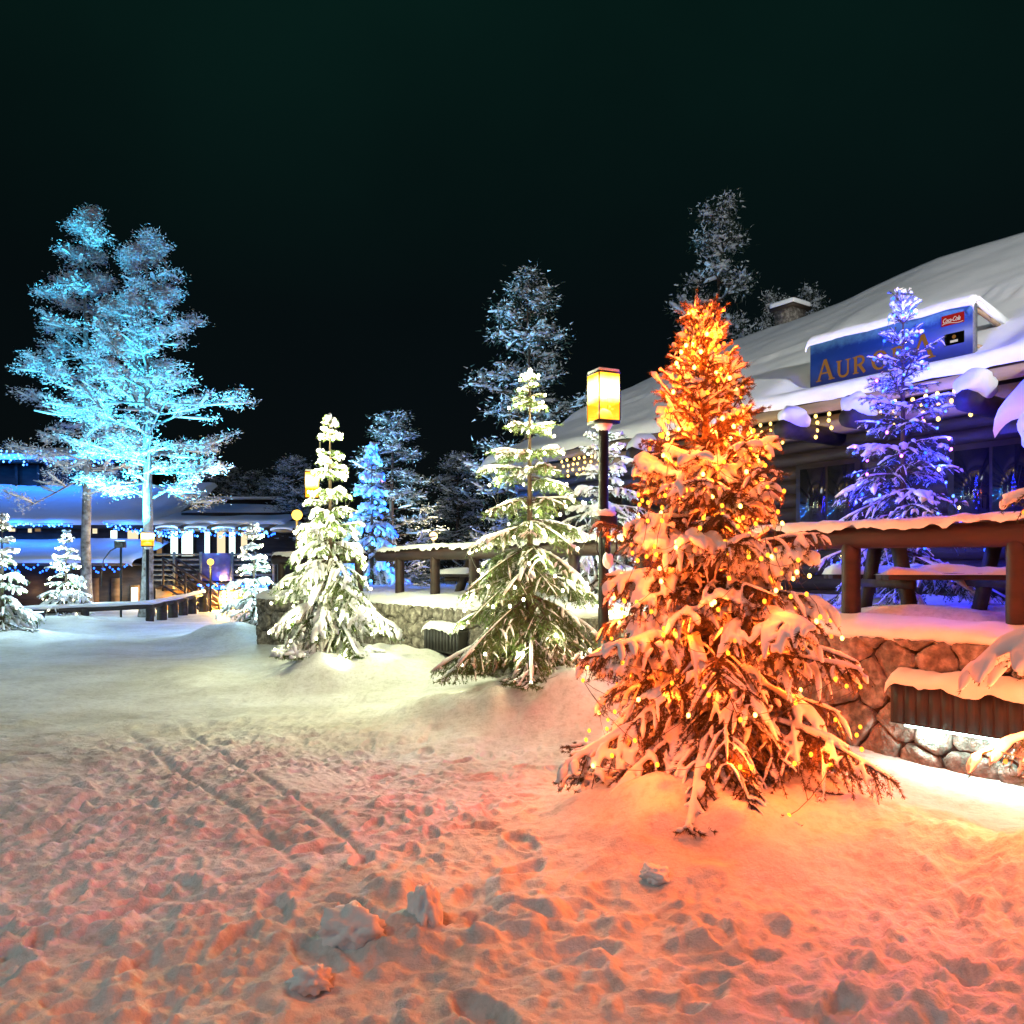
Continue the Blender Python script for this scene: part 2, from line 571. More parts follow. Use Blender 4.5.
def ground_mat():
    m, t, o = new_mat('trodden_snow')
    p = t.nodes.new('ShaderNodeBsdfPrincipled')
    tcn = t.nodes.new('ShaderNodeTexCoord')
    n1 = t.nodes.new('ShaderNodeTexNoise'); n1.inputs['Scale'].default_value = 0.9; n1.inputs['Detail'].default_value = 7; n1.inputs['Roughness'].default_value = 0.65
    r1 = t.nodes.new('ShaderNodeValToRGB')
    r1.color_ramp.elements[0].position = 0.34; r1.color_ramp.elements[0].color = (0.60, 0.585, 0.56, 1)
    r1.color_ramp.elements[1].position = 0.60; r1.color_ramp.elements[1].color = (0.84, 0.84, 0.85, 1)
    n2 = t.nodes.new('ShaderNodeTexNoise'); n2.inputs['Scale'].default_value = 16; n2.inputs['Detail'].default_value = 6; n2.inputs['Roughness'].default_value = 0.7
    r2 = t.nodes.new('ShaderNodeValToRGB')
    r2.color_ramp.elements[0].position = 0.30; r2.color_ramp.elements[0].color = (0.70, 0.68, 0.65, 1)
    r2.color_ramp.elements[1].position = 0.52; r2.color_ramp.elements[1].color = (1, 1, 1, 1)
    mx = t.nodes.new('ShaderNodeMix'); mx.data_type = 'RGBA'; mx.blend_type = 'MULTIPLY'; mx.inputs[0].default_value = 0.8
    for n in (n1, n2):
        t.links.new(tcn.outputs['Object'], n.inputs['Vector'])
    t.links.new(n1.outputs['Fac'], r1.inputs[0]); t.links.new(n2.outputs['Fac'], r2.inputs[0])
    t.links.new(r1.outputs[0], mx.inputs[6]); t.links.new(r2.outputs[0], mx.inputs[7])
    t.links.new(mx.outputs[2], p.inputs['Base Color'])
    p.inputs['Roughness'].default_value = 0.6
    p.inputs['Specular IOR Level'].default_value = 0.2
    nb = t.nodes.new('ShaderNodeTexNoise'); nb.inputs['Scale'].default_value = 38; nb.inputs['Detail'].default_value = 7; nb.inputs['Roughness'].default_value = 0.7
    nb2 = t.nodes.new('ShaderNodeTexNoise'); nb2.inputs['Scale'].default_value = 7; nb2.inputs['Detail'].default_value = 6
    ad = t.nodes.new('ShaderNodeMath'); ad.operation = 'MULTIPLY_ADD'; ad.inputs[1].default_value = 2.0
    b = t.nodes.new('ShaderNodeBump'); b.inputs['Strength'].default_value = 0.8; b.inputs['Distance'].default_value = 0.012
    t.links.new(tcn.outputs['Object'], nb.inputs['Vector']); t.links.new(tcn.outputs['Object'], nb2.inputs['Vector'])
    t.links.new(nb2.outputs['Fac'], ad.inputs[0]); t.links.new(nb.outputs['Fac'], ad.inputs[2])
    t.links.new(ad.outputs[0], b.inputs['Height']); t.links.new(b.outputs[0], p.inputs['Normal'])
    t.links.new(p.outputs[0], o.inputs[0])
    return m


M['ground'] = ground_mat()
gmb = MB(); gmb.add(gv, gq)
ground = structure(part('ground', gmb, M['ground'], None, True))


def gz(x, y):
    return float(ground_h(np.array([x]), np.array([y]))[0])


# clods of ploughed snow in front
def clod(px, py, r, seed, label):
    y = CAM_H * F_PX / (py - HY)
    x = (px - 512) / F_PX * y
    z = gz(x, y)
    mb = MB()
    bm = bmesh.new()
    bmesh.ops.create_icosphere(bm, subdivisions=4, radius=1)
    rs = np.random.RandomState(seed)
    cuts = [Vector(rs.randn(3)).normalized() for _ in range(7)]
    dist = [0.55 + 0.3 * rs.rand() for _ in range(9)]
    for q in bm.verts:
        k = 1.0
        for cdir, dd in zip(cuts, dist):
            dp = q.co.dot(cdir)
            if dp > dd:
                k = min(k, dd / dp)
        nn = fbm(np.array([q.co.x * 3 + seed]), np.array([q.co.y * 3 + q.co.z * 2.3]), seed, 4, 0.6)[0]
        q.co = q.co * (0.45 + 0.55 * k) * (1 + 0.20 * nn + 0.07 * float(fbm(np.array([q.co.x * 11 + seed]), np.array([q.co.y * 11 + q.co.z * 9]), seed + 5, 3, 0.6)[0]))
        q.co.x *= r[0]; q.co.y *= r[1]; q.co.z *= r[2]
    mb.bm(bm)
    o = part('snow_clod', mb, M['snow'], None, True)
    o.location = (x, y, z + r[2] * 0.30)
    tag(o, label, 'snow clod', 'broken clods of ploughed snow')
    return o


clod(352, 940, (0.14, 0.11, 0.09), 3, 'widest blue-shaded clod of ploughed snow in the trodden foreground')
clod(425, 925, (0.07, 0.09, 0.14), 8, 'upright wedge-shaped clod of snow standing beside the widest clod')
clod(312, 985, (0.08, 0.07, 0.05), 12, 'small low clod of snow nearest the bottom edge of the photo')
clod(655, 885, (0.08, 0.07, 0.045), 15, 'rounded lump of snow lying below the orange-lit spruce')


# ------------------------------------------------------------------ conifers
def branch_pts(base, az, L, elev, droop, up, K, rs, wig=0.02):
    s = np.linspace(0, 1, K)
    d = np.array([math.cos(az), math.sin(az), 0])
    P = base[None] + d[None] * (L * s * math.cos(elev * 0.6))[:, None]
    P[:, 2] += L * (math.tan(elev) * s - droop * s ** 2 + up * s ** 3)
    side = np.array([-d[1], d[0], 0])
    P += side[None] * (L * wig * rs.randn() * np.sin(s * 3) + L * wig * rs.randn() * s * s)[:, None]
    return P


def spruce(seed, H, Rm, n_prim=150, lo=0.06, prof=0.85, sec_gap=0.075, sec_len=0.34, sec_droop=0.5, ter=True,
           droop=0.25, top_elev=55, low_elev=-12, sides_env=None, bare_top=0.0, low_load=1.0, shoots=0, whorl=0):
    rs = np.random.RandomState(seed)
    prim = []; sec = []; ters = []
    pl = []; sload = []; tload = []; pload = []
    g = 2.399963
    for i in range(n_prim):
        u = (i + rs.rand() * 0.8) / n_prim
        t = lo + (0.985 - lo) * u ** 1.08
        if whorl and t < 0.9:
            t = (math.floor(t * whorl) + 0.5) / whorl + rs.randn() * 0.010
        az = i * g + rs.randn() * 0.25
        env = (1 - t) ** prof + 0.03
        env *= 1 + 0.16 * math.sin(t * 40 + seed) * (1 - t) + 0.10 * math.sin(az * 2 + seed * 1.7) + 0.08 * math.sin(az * 3 + t * 9 + seed)
        if t < 0.13:
            env *= 0.86
        if sides_env is not None:
            env *= sides_env(t, az)
        L = Rm * env * (0.80 + 0.34 * rs.rand())
        if rs.rand() < 0.14:
            L *= 1.18
        k = t
        elev = R_(low_elev + (top_elev - low_elev) * k ** 1.7 + rs.randn() * 7)
        dr = droop * (1 - t * 0.9) * (0.6 + 0.8 * rs.rand())
        base = np.array([0, 0, H * t])
        P = branch_pts(base, az, L, elev, dr, dr * 0.35 * rs.rand(), 9, rs)
        P[:, 2] = np.clip(P[:, 2], 0.05 + 0.03 * rs.rand(), H * 0.985)
        load = rs.rand() ** 1.6
        if t > 1 - bare_top:
            load *= 0.25
        if t < 0.30:
            load *= low_load
        prim.append(P); pl.append(L); pload.append(load)
        ns = max(3, int(L / sec_gap))
        az_d = np.array([math.cos(az), math.sin(az)])
        for j in range(ns):
            s = 0.14 + 0.86 * (j + 0.6 * rs.rand()) / ns
            b = P[min(8, int(s * 8))] * (1 - (s * 8) % 1) + P[min(8, int(s * 8) + 1)] * ((s * 8) % 1)
            for sg in (-1, 1):
                if rs.rand() < 0.12:
                    continue
                l2 = (sec_len * L * (1 - s) ** 0.8 * (0.5 + 0.5 * min(1, s * 3)) + 0.05 * Rm ** 0.5 + 0.02) * (0.7 + 0.6 * rs.rand())
                a2 = az + sg * R_(38 + 22 * rs.rand() + 8 * (1 - s))
                tang = (P[min(8, int(s * 8) + 1)] - P[max(0, int(s * 8) - 1)])
                sl = tang[2] / (np.linalg.norm(tang[:2]) + 1e-6)
                Q = branch_pts(b, a2, l2, R_(np.clip(math.degrees(math.atan(sl * 0.8)), -40, 62) - 4 * rs.rand()), sec_droop * (0.3 + rs.rand()) * (1 - 0.75 * t), 0.0, 6, rs, 0.04)
                Q[:, 2] = np.maximum(Q[:, 2], 0.03)
                sec.append(Q); sload.append(load)
                if ter and l2 > 0.13:
                    nt_ = int(l2 / (sec_gap * 0.95))
                    for q in range(nt_):
                        s3 = 0.25 + 0.7 * (q + rs.rand() * 0.5) / max(1, nt_)
                        b3 = Q[min(5, int(s3 * 5))]
                        sg3 = 1 if q % 2 else -1
                        l3 = l2 * (0.22 + 0.3 * (1 - s3)) * (0.7 + 0.5 * rs.rand())
                        Tt = branch_pts(b3, a2 + sg3 * R_(45 + 15 * rs.rand()), max(0.04, l3), R_(-8), sec_droop * 1.2 * (0.3 + rs.rand()), 0.0, 4, rs, 0.04)
                        Tt[:, 2] = np.maximum(Tt[:, 2], 0.02)
                        ters.append(Tt); tload.append(load)
    for i in range(shoots):
        t = 0.50 + 0.42 * (i + rs.rand()) / shoots
        az = i * g * 1.3 + rs.randn() * 0.4
        base = np.array([math.cos(az), math.sin(az), 0]) * Rm * (1 - t) * 0.62 + np.array([0, 0, H * t])
        P = branch_pts(base, az, (0.12 + 0.16 * rs.rand()) * (1.25 - t * 0.6), R_(22 + 36 * rs.rand()), 0.05, 0, 9, rs)
        prim.append(P); pl.append(0.2); pload.append(0.12 + 0.2 * rs.rand())
    return dict(H=H, R=Rm, prim=np.array(prim), pl=np.array(pl), pload=np.array(pload), sec=np.array(sec), sload=np.array(sload),
                ter=np.array(ters) if ters else np.zeros((0, 4, 3)), tload=np.array(tload), rs=rs, prof=prof)


def needles_on(mb, P, gap, nlen, nwid, q, rs, s0=0.0):
    """P (N,K,3) twigs -> many small triangles"""
    if len(P) == 0:
        return
    seg = np.linalg.norm(np.diff(P, axis=1), axis=2).sum(axis=1)
    cnt = np.maximum(2, (seg / gap).astype(int))
    idx = np.repeat(np.arange(len(P)), cnt)
    s = s0 + (1 - s0) * rs.rand(len(idx))
    K = P.shape[1]
    k = np.minimum((s * (K - 1)).astype(int), K - 2)
    f = (s * (K - 1) - k)[:, None]
    a = P[idx, k]; b = P[idx, k + 1]
    p = a * (1 - f) + b * f
    d = b - a; d /= np.linalg.norm(d, axis=1, keepdims=True) + 1e-9
    ref = np.where(np.abs(d[:, 2:3]) > 0.9, np.array([[1, 0, 0]]), np.array([[0, 0, 1]]))
    S = np.cross(d, ref); S /= np.linalg.norm(S, axis=1, keepdims=True) + 1e-9
    U = np.cross(S, d)
    for j in range(q):
        ph = rs.rand(len(p)) * 2 * PI
        rad = np.cos(ph)[:, None] * S + np.sin(ph)[:, None] * U
        nd = d * (0.55 + 0.3 * rs.rand(len(p)))[:, None] + rad * 0.8
        nd /= np.linalg.norm(nd, axis=1, keepdims=True)
        per = np.cross(nd, rad + 0.3 * rs.randn(len(p), 3)); per /= np.linalg.norm(per, axis=1, keepdims=True) + 1e-9
        ln = (nlen * (0.7 + 0.6 * rs.rand(len(p))))[:, None]
        V = np.stack([p - per * nwid * 0.5, p + per * nwid * 0.5, p + nd * ln], axis=1).reshape(-1, 3)
        mb.add(V, np.arange(len(V)).reshape(-1, 3))


def lump(N, K, rs, amt=0.3):
    x = rs.rand(N, 1) * 40; s = np.arange(K)[None, :] * 0.9
    return 1 + amt * vnoise(x + s, x * 0.7 - s * 0.4, 3)


def snow_on(mb, d, kp=1.0, ks=1.0, cover=0.85, sides=6, r_base=0.012, r_load=0.026, squash=0.8, gap=0.0):
    rs = d['rs']
    for key, lk, pr, k, st in (('prim', 'pload', 1.0, kp, 0.30), ('sec', 'sload', cover, ks, 0.12), ('ter', 'tload', cover * 0.9, ks * 0.85, 0.1)):
        P = d[key]
        if len(P) == 0:
            continue
        ld = d[lk]
        keep = rs.rand(len(P)) < pr * (0.62 + 0.5 * ld)
        P = P[keep]; ld = ld[keep]
        N, K, _ = P.shape
        s = np.linspace(0, 1, K)[None]
        prof = np.clip(np.sin(np.clip((s - st) / (1 - st), 0, 1) * PI * 0.74 + 0.15), 0, 1) ** 0.5
        prof = prof * (s >= st * 0.8)
        r = (r_base + r_load * ld)[:, None] * prof * lump(N, K, rs, 0.45) * k
        if gap and key != 'prim':
            gt = vnoise(rs.rand(N, 1) * 50 + np.arange(K)[None] * 0.8, rs.rand(N, 1) * 50 + np.zeros((1, K)), 9)
            r = r * np.clip(1.0 + (gt - gap * 0.4) * 2.2, 0.12, 1.25)
        if key == 'prim':
            r = r * (1.0 + 0.9 * ld[:, None] * np.clip(s - 0.3, 0, 1))
            r = np.minimum(r, 0.10)
        r[:, -1] *= 0.55
        r = np.maximum(r, 0.0012)
        Q = P.copy()
        Q[..., 2] += r * 0.62 + 0.004
        mb.tubes(Q, r, sides, squash)


def env_at(d, z):
    t = np.clip(z / d['H'], 0, 1)
    return d['R'] * ((1 - t) ** d['prof'] + 0.03)


def trunk_mb(H, r0, K=14, rs=None, sides=10, sway=0.0):
    z = np.linspace(0, 1, K)
    P = np.zeros((K, 3)); P[:, 2] = z * H
    if rs is not None and sway:
        P[:, 0] = sway * np.cumsum(rs.randn(K)) * 0.3; P[:, 1] = sway * np.cumsum(rs.randn(K)) * 0.3
        P[:, :2] -= P[0, :2]
    mb = MB()
    mb.tube(P, np.maximum(r0 * (1 - z) ** 0.8 * (1 + 0.5 * np.exp(-z * 30)), 0.008), sides)
    return mb


def spruce_tree(name, label, d, loc, rotz, lod, needle_mat, snow_mat, voxel=None, snow_kw=None, group=None, r0=0.06, wood=True):
    """lod: (gap, needle length, width, per point)"""
    t = thing(name, label, 'tree', loc, rotz, group)
    rs = d['rs']
    part('trunk', trunk_mb(d['H'] * 0.99, r0), M['bark'], t, True)
    br = MB()
    pr = d['prim']
    s = np.linspace(1, 0.15, pr.shape[1])[None]
    br.tubes(pr, (0.006 + 0.010 * d['pl'] / d['R'])[:, None] * s, 5)
    if wood:
        sq = d['sec']; br.tubes(sq, np.linspace(0.0045, 0.0018, sq.shape[1])[None].repeat(len(sq), 0), 4)
    part('bough', br, M['bark'], t, True)
    nb = MB()
    gap, nl, nw, q = lod
    needles_on(nb, d['prim'], gap * 0.8, nl, nw, q, rs, 0.25)
    needles_on(nb, d['sec'], gap, nl, nw, q, rs)
    needles_on(nb, d['ter'], gap, nl, nw, q, rs)
    part('needle_foliage', nb, needle_mat, t)
    sn = MB()
    snow_on(sn, d, **(snow_kw or {}))
    tp = d['H']
    k = d['R'] * 0.055
    sn.blob((0, 0, tp * 0.99), (k * 0.55, k * 0.55, k * 1.0), 5, 0.25)
    if voxel:
        part('snow_cover', remeshed(sn, voxel), snow_mat, t)
    else:
        part('snow_cover', sn, snow_mat, t, True)
    return t


ICO = {}


def bulb_mesh(r):
    if r not in ICO:
        bm = bmesh.new()
        bmesh.ops.create_icosphere(bm, subdivisions=2, radius=r)
        for q in bm.verts:
            q.co.z *= 1.25
        me = bpy.data.meshes.new('bulb'); bm.to_mesh(me); bm.free()
        me.polygons.foreach_set('use_smooth', np.ones(len(me.polygons), dtype=bool))
        ICO[r] = me
    return ICO[r]


def light_string(name, label, d, loc, rotz, n_bulb, turns, mats, bulb_r, n_light, power, col, seed, wire_r=0.003, strands=0, zlo=0.04, zhi=0.98, light_r=0.02, out=0.03, pw_top=1.0, zpow=0.8, lout=0.02, inner=0.0, fringe=0, fpow=10):
    """bulbs wound up the tree; mats = list of (material, weight)"""
    rs = np.random.RandomState(seed)
    t = thing(name, label, 'string lights', loc, rotz, 'strings of lights wound round the spruces')
    cand = np.concatenate([d['sec'][:, 3:, :].reshape(-1, 3), d['prim'][:, 5:, :].reshape(-1, 3)])
    rad = np.linalg.norm(cand[:, :2], axis=1)
    ok = rad > env_at(d, cand[:, 2]) * 0.50
    cand = cand[ok]
    pts = []
    for k in range(n_bulb):
        fr = (k + 0.5) / n_bulb
        z = d['H'] * (zlo + (zhi - zlo) * fr ** zpow)
        an = turns * 2 * PI * (fr ** 0.8) + rs.randn() * 0.1
        r = env_at(d, np.array([z]))[0] * (0.66 + 0.26 * rs.rand())
        p = np.array([r * math.cos(an), r * math.sin(an), z + rs.randn() * 0.05])
        dd = np.linalg.norm(cand - p, axis=1)
        q = cand[np.argmin(dd)].copy()
        if dd.min() > 0.35:
            q = p * np.array([0.5, 0.5, 1])
        h = np.linalg.norm(q[:2]) + 1e-6
        q[:2] *= (h + out) / h
        q[2] += 0.012
        pts.append(q)
    pts = np.array(pts)
    wmb = MB()
    mids = []
    for k in range(len(pts) - 1):
        if np.linalg.norm(pts[k + 1] - pts[k]) > 0.9 * d['R'] + 0.25:
            continue
        m = (pts[k] + pts[k + 1]) / 2; m[2] -= 0.04 * rs.rand() + 0.01
        mids.append(np.array([pts[k], pts[k] * 0.6 + m * 0.4 - [0, 0, .01], m, pts[k + 1] * 0.6 + m * 0.4 - [0, 0, .01], pts[k + 1]]))
    if mids:
        mids = np.array(mids)
        wmb.tubes(mids, np.full(mids.shape[:2], wire_r), 4)
    extra = []
    for k in range(strands):
        an = rs.rand() * 2 * PI
        z0 = d['H'] * (0.35 + 0.55 * rs.rand()); ln = d['H'] * (0.10 + 0.14 * rs.rand())
        r0 = env_at(d, np.array([z0]))[0] * 0.9; r1 = env_at(d, np.array([z0 - ln]))[0] * (0.75 + 0.25 * rs.rand())
        S = np.linspace(0, 1, 7)
        P = np.stack([(r0 + (r1 - r0) * S) * math.cos(an), (r0 + (r1 - r0) * S) * math.sin(an), z0 - ln * S + 0.0 * S], axis=1)
        P[:, :2] *= (1 + 0.03 * np.sin(S * 9)[:, None])
        wmb.tube(P, wire_r, 4)
        for q in (2, 4, 6):
            extra.append(P[q] + [0, 0, -0.01])
    part('wire', wmb, M['wire'], t)
    allp = list(pts) + extra
    order = list(range(len(allp))); rs.shuffle(order)
    ws = np.array([m[1] for m in mats], dtype=float); ws /= ws.sum()
    stuff = [MB() for _ in mats]
    base = bulb_mesh(bulb_r)
    meshes = []
    for m, _ in mats:
        bme = base.copy(); bme.name = 'bulb'; bme.materials.clear(); bme.materials.append(m); meshes.append(bme)
    vb = np.array([q.co[:] for q in base.vertices]); fb = np.array([list(p.vertices) for p in base.polygons])
    for c, k in enumerate(order):
        mi = rs.choice(len(mats), p=ws)
        if c < 100:
            o = bpy.data.objects.new('bulb', meshes[mi]); C.objects.link(o)
            o.location = allp[k]; o.parent = t
        else:
            stuff[mi].add(vb + np.asarray(allp[k])[None], fb)
    for mi, s in enumerate(stuff):
        if s.n:
            o = part('bulb', s, mats[mi][0], t, True); o['kind'] = 'stuff'
    # the light the bulbs give: one lamp per few bulbs, some set inside the tree as added glow
    sel = np.linspace(0, len(pts) - 1, n_light).astype(int)
    for q, k in enumerate(sel):
        p = pts[k].copy(); h = np.linalg.norm(p[:2]) + 1e-6
        p[:2] *= (h + lout) / h if rs.rand() >= inner else 0.62
        p[2] += 0.015
        pw = power * (1 + (pw_top - 1) * (p[2] / d['H']))
        point_light('bulb_glow', p, pw, col, light_r, t)
    for k in range(fringe):
        an = 2 * PI * (k + 0.5 * rs.rand()) / fringe
        r = env_at(d, np.array([0.25]))[0] * (0.80 + 0.12 * rs.rand())
        point_light('bulb_glow', (r * math.cos(an), r * math.sin(an), 0.34 + 0.14 * rs.rand()), fpow, col, light_r, t)
        o = bpy.data.objects.new('bulb', meshes[0]); C.objects.link(o); o.parent = t
        o.location = (r * 0.97 * math.cos(an), r * 0.97 * math.sin(an), 0.33)
    return t


ORANGE = (1.0, 0.112, 0.006)
WARM = (0.95, 1.0, 0.56)
M['bulb_orange'] = mat_emit('bulb_orange', (1.0, 0.30, 0.02), 4)
M['bulb_gold'] = mat_emit('bulb_gold', (1.0, 0.50, 0.10), 9)
M['bulb_red'] = mat_emit('bulb_red', (1.0, 0.16, 0.02), 4)
M['bulb_warm'] = mat_emit('bulb_warm', (1.0, 0.93, 0.62), 14)
M['bulb_white'] = mat_emit('bulb_white', (0.9, 0.97, 1.0), 14)
M['bulb_blue'] = mat_emit('bulb_blue', (0.02, 0.08, 1.0), 6)
M['bulb_ice'] = mat_emit('bulb_ice', (0.10, 0.22, 1.0), 4.5)
M['bulb_cyan'] = mat_emit('bulb_cyan', (0.10, 0.42, 1.0), 6)
M['bulb_violet'] = mat_emit('bulb_violet', (0.70, 0.15, 1.0), 9)
M['bulb_yellow'] = mat_emit('bulb_yellow', (1.0, 0.75, 0.25), 8)

# orange spruce in the foreground
ox, oy = TREES['orange']
D_OR = spruce(21, 3.04, 1.10, n_prim=188, sides_env=lambda t, az: 1 - (0.22 if t < 0.45 else 0.08) * max(0.0, math.cos(az + 0.4)), lo=0.05, prof=1.0, sec_gap=0.066, sec_len=0.36, sec_droop=1.0, droop=0.42, top_elev=66, low_elev=-10, bare_top=0.28, low_load=0.6, shoots=22)
oz = gz(ox, oy) - 0.03
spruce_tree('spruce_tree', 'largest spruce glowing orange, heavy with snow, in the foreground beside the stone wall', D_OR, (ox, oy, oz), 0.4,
            (0.0068, 0.025, 0.0052, 4), M['needles_lit_red'], M['snow_soft'], voxel=0.0105,
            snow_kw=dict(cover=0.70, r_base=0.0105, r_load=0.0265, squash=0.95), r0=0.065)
light_string('string_lights', 'orange bulbs strung up the largest foreground spruce', D_OR, (ox, oy, oz), 0.4, 340, 19,
             [(M['bulb_orange'], 6), (M['bulb_gold'], 3), (M['bulb_red'], 1)], 0.0118, 140, 3.9, ORANGE, 5, wire_r=0.0018, strands=26, light_r=0.012, pw_top=1.35, zpow=0.80, out=0.03, lout=0.075, inner=0.6, fringe=14, fpow=8.5)

lean = (Matrix.Rotation(-0.045, 3, 'Y') @ Matrix.Rotation(0.4, 3, 'Z')).to_euler()
for o_ in list(C.objects):
    if o_.parent is None and o_.type == 'EMPTY' and o_.name.startswith(('spruce_tree', 'string_lights')):
        o_.rotation_euler = lean

# red-lit spruce whose boughs reach in from the right edge
rx, ry = TREES['red']
rz = gz(rx, ry) - 0.03
D_RE = spruce(34, 4.9, 1.24, n_prim=50, sides_env=lambda t, az: 1.0 if t < 0.5 else 0.72, lo=0.09, prof=0.45, sec_gap=0.085, sec_len=0.30, sec_droop=0.8, droop=0.40, top_elev=46, low_elev=-4)
spruce_tree('spruce_tree', 'snowy pink-lit spruce whose boughs reach into view past the right edge', D_RE, (rx, ry, rz), 1.9,
            (0.008, 0.022, 0.0050, 3), M['needles'], M['snow_soft'], voxel=0.014, snow_kw=dict(cover=0.8, r_base=0.012, r_load=0.024, squash=0.95), r0=0.065)
light_string('string_lights', 'red and orange bulbs strung on the spruce at the right edge', D_RE, (rx, ry, rz), 1.9, 100, 8,
             [(M['bulb_red'], 2), (M['bulb_orange'], 1)], 0.0105, 18, 24.0, (1.0, 0.19, 0.05), 9, light_r=0.03, lout=0.08, fringe=8, fpow=27)

# two warm white spruces in the middle
wx, wy = TREES['white2']
wz = gz(wx, wy) - 0.03
D_W2 = spruce(44, 3.26, 1.24, whorl=13, n_prim=96, lo=0.07, prof=1.0, sec_gap=0.066, sec_len=0.27, sec_droop=0.85, droop=0.50, top_elev=20, low_elev=-16)
spruce_tree('spruce_tree', 'green drooping spruce lit with warm white bulbs left of the tall lamp post', D_W2, (wx, wy, wz), 0.2,
            (0.011, 0.034, 0.0075, 3), M['needles_lit_pale'], M['snow_soft'], snow_kw=dict(cover=0.52, r_base=0.009, r_load=0.015, sides=6, squash=0.9, gap=0.9), r0=0.055)
light_string('string_lights', 'warm white bulbs strung on the green drooping spruce left of the lamp post', D_W2, (wx, wy, wz), 0.2, 170, 13,
             [(M['bulb_warm'], 1)], 0.0145, 64, 7.0, WARM, 15, wire_r=0.002, light_r=0.02, pw_top=1.2, zlo=0.03, zpow=1.0)
hx, hy = TREES['white1']
hz = gz(hx, hy) - 0.03
D_W1 = spruce(55, 3.40, 1.04, whorl=14, n_prim=104, lo=0.06, prof=1.08, sec_gap=0.075, sec_len=0.28, sec_droop=1.2, droop=0.50, top_elev=24, low_elev=-16)
spruce_tree('spruce_tree', 'brilliant white-lit snowy spruce with an overexposed tip in front of the blue tree', D_W1, (hx, hy, hz), 1.2,
            (0.014, 0.040, 0.009, 3), M['needles_lit_pale'], M['snow_soft'], snow_kw=dict(cover=0.85, r_base=0.014, r_load=0.024, sides=6, squash=0.9, gap=0.6), r0=0.055)
light_string('string_lights', 'dense white bulbs strung on the brilliant spruce with the overexposed tip', D_W1, (hx, hy, hz), 1.2, 190, 15,
             [(M['bulb_warm'], 1)], 0.018, 64, 8.2, WARM, 25, wire_r=0.002, light_r=0.02, pw_top=2.4, zlo=0.03, zpow=1.0)

# spruces on the terrace
p3 = WL(-3.0, 1.6)
p3 = Vector(((604 - 512) / F_PX * 11.3, 11.3, 1.08))
D_S3 = spruce(66, 2.85, 0.86, whorl=12, n_prim=84, lo=0.05, prof=0.85, sec_gap=0.10, sec_len=0.38, sec_droop=0.7, droop=0.4, top_elev=35, low_elev=-14)
spruce_tree('spruce_tree', 'snow-laden spruce with a few cool white bulbs directly behind the tall lamp post', D_S3, p3, 0.7,
            (0.022, 0.038, 0.009, 2), M['needles'], M['snow_soft'], snow_kw=dict(cover=0.9, r_base=0.016, r_load=0.024), r0=0.05)
light_string('string_lights', 'few cool white bulbs on the spruce behind the tall lamp post', D_S3, p3, 0.7, 36, 5, [(M['bulb_white'], 1)], 0.016, 14, 8, (0.7, 1.0, 0.85), 31)
pb = Vector(((903 - 512) / F_PX * 9.5, 9.5, 1.1))
D_BL = spruce(77, 3.66, 1.0, whorl=15, n_prim=104, lo=0.12, prof=0.82, sec_gap=0.085, sec_len=0.38, sec_droop=0.6, droop=0.36, top_elev=45, low_elev=-12)
spruce_tree('spruce_tree', 'snowy spruce lit violet-blue on the terrace in front of the blue sign', D_BL, pb, 2.2,
            (0.012, 0.030, 0.006, 3), M['needles'], M['snow_soft'], snow_kw=dict(cover=0.62, r_base=0.011, r_load=0.018, gap=0.5), r0=0.05)
light_string('string_lights', 'blue and violet bulbs strung on the spruce in front of the blue sign', D_BL, pb, 2.2, 110, 10,
             [(M['bulb_blue'], 2), (M['bulb_ice'], 3), (M['bulb_violet'], 2), (M['bulb_yellow'], 0.3)], 0.0155, 50, 17.0, (0.012, 0.025, 1.0), 41, wire_r=0.002, light_r=0.02, pw_top=1.6)

# small white spruces on the far left and by the wall end: one kind, copied
D_SM = spruce(88, 2.6, 0.86, whorl=11, n_prim=72, lo=0.05, prof=0.85, sec_gap=0.13, sec_len=0.36, sec_droop=0.6, ter=False, droop=0.4, top_elev=35, low_elev=-16)
spots = [('small', 1.0, 'snowy white-lit spruce beside the far end of the stone wall', 'white bulbs on the spruce beside the far end of the stone wall', 0.0),
         ('left1', 1.02, 'white-lit snowy spruce cut by the left edge of the photo', 'white bulbs on the spruce cut by the left edge', 1.1),
         ('left2', 1.0, 'small white-lit spruce standing before the snow-capped rail fence under the pines', 'white bulbs on the small spruce before the rail fence', 2.6)]
proto_t = proto_s = None
for k, s_, l1, l2, rz_ in spots:
    x, y = TREES[k]
    z = gz(x, y) - 0.03
    if proto_t is None:
        proto_t = spruce_tree('spruce_tree', l1, D_SM, (x, y, z), rz_, (0.026, 0.05, 0.012, 2), M['needles_lit_pale'], M['snow_soft'],
                              snow_kw=dict(cover=0.9, r_base=0.022, r_load=0.026), r0=0.05, wood=False, group='small white-lit spruces')
        proto_s = light_string('string_lights', l2, D_SM, (x, y, z), rz_, 90, 9, [(M['bulb_warm'], 1)], 0.020, 18, 38, (0.62, 0.98, 1.0), 51, wire_r=0.002, light_r=0.03)
    else:
        a = copy_tree(proto_t); a.location = (x, y, z); a.rotation_euler.z = rz_; a['label'] = l1; a.scale = (s_, s_, s_)
        b = copy_tree(proto_s); b.location = (x, y, z); b.rotation_euler.z = rz_; b['label'] = l2; b.scale = (s_, s_, s_)

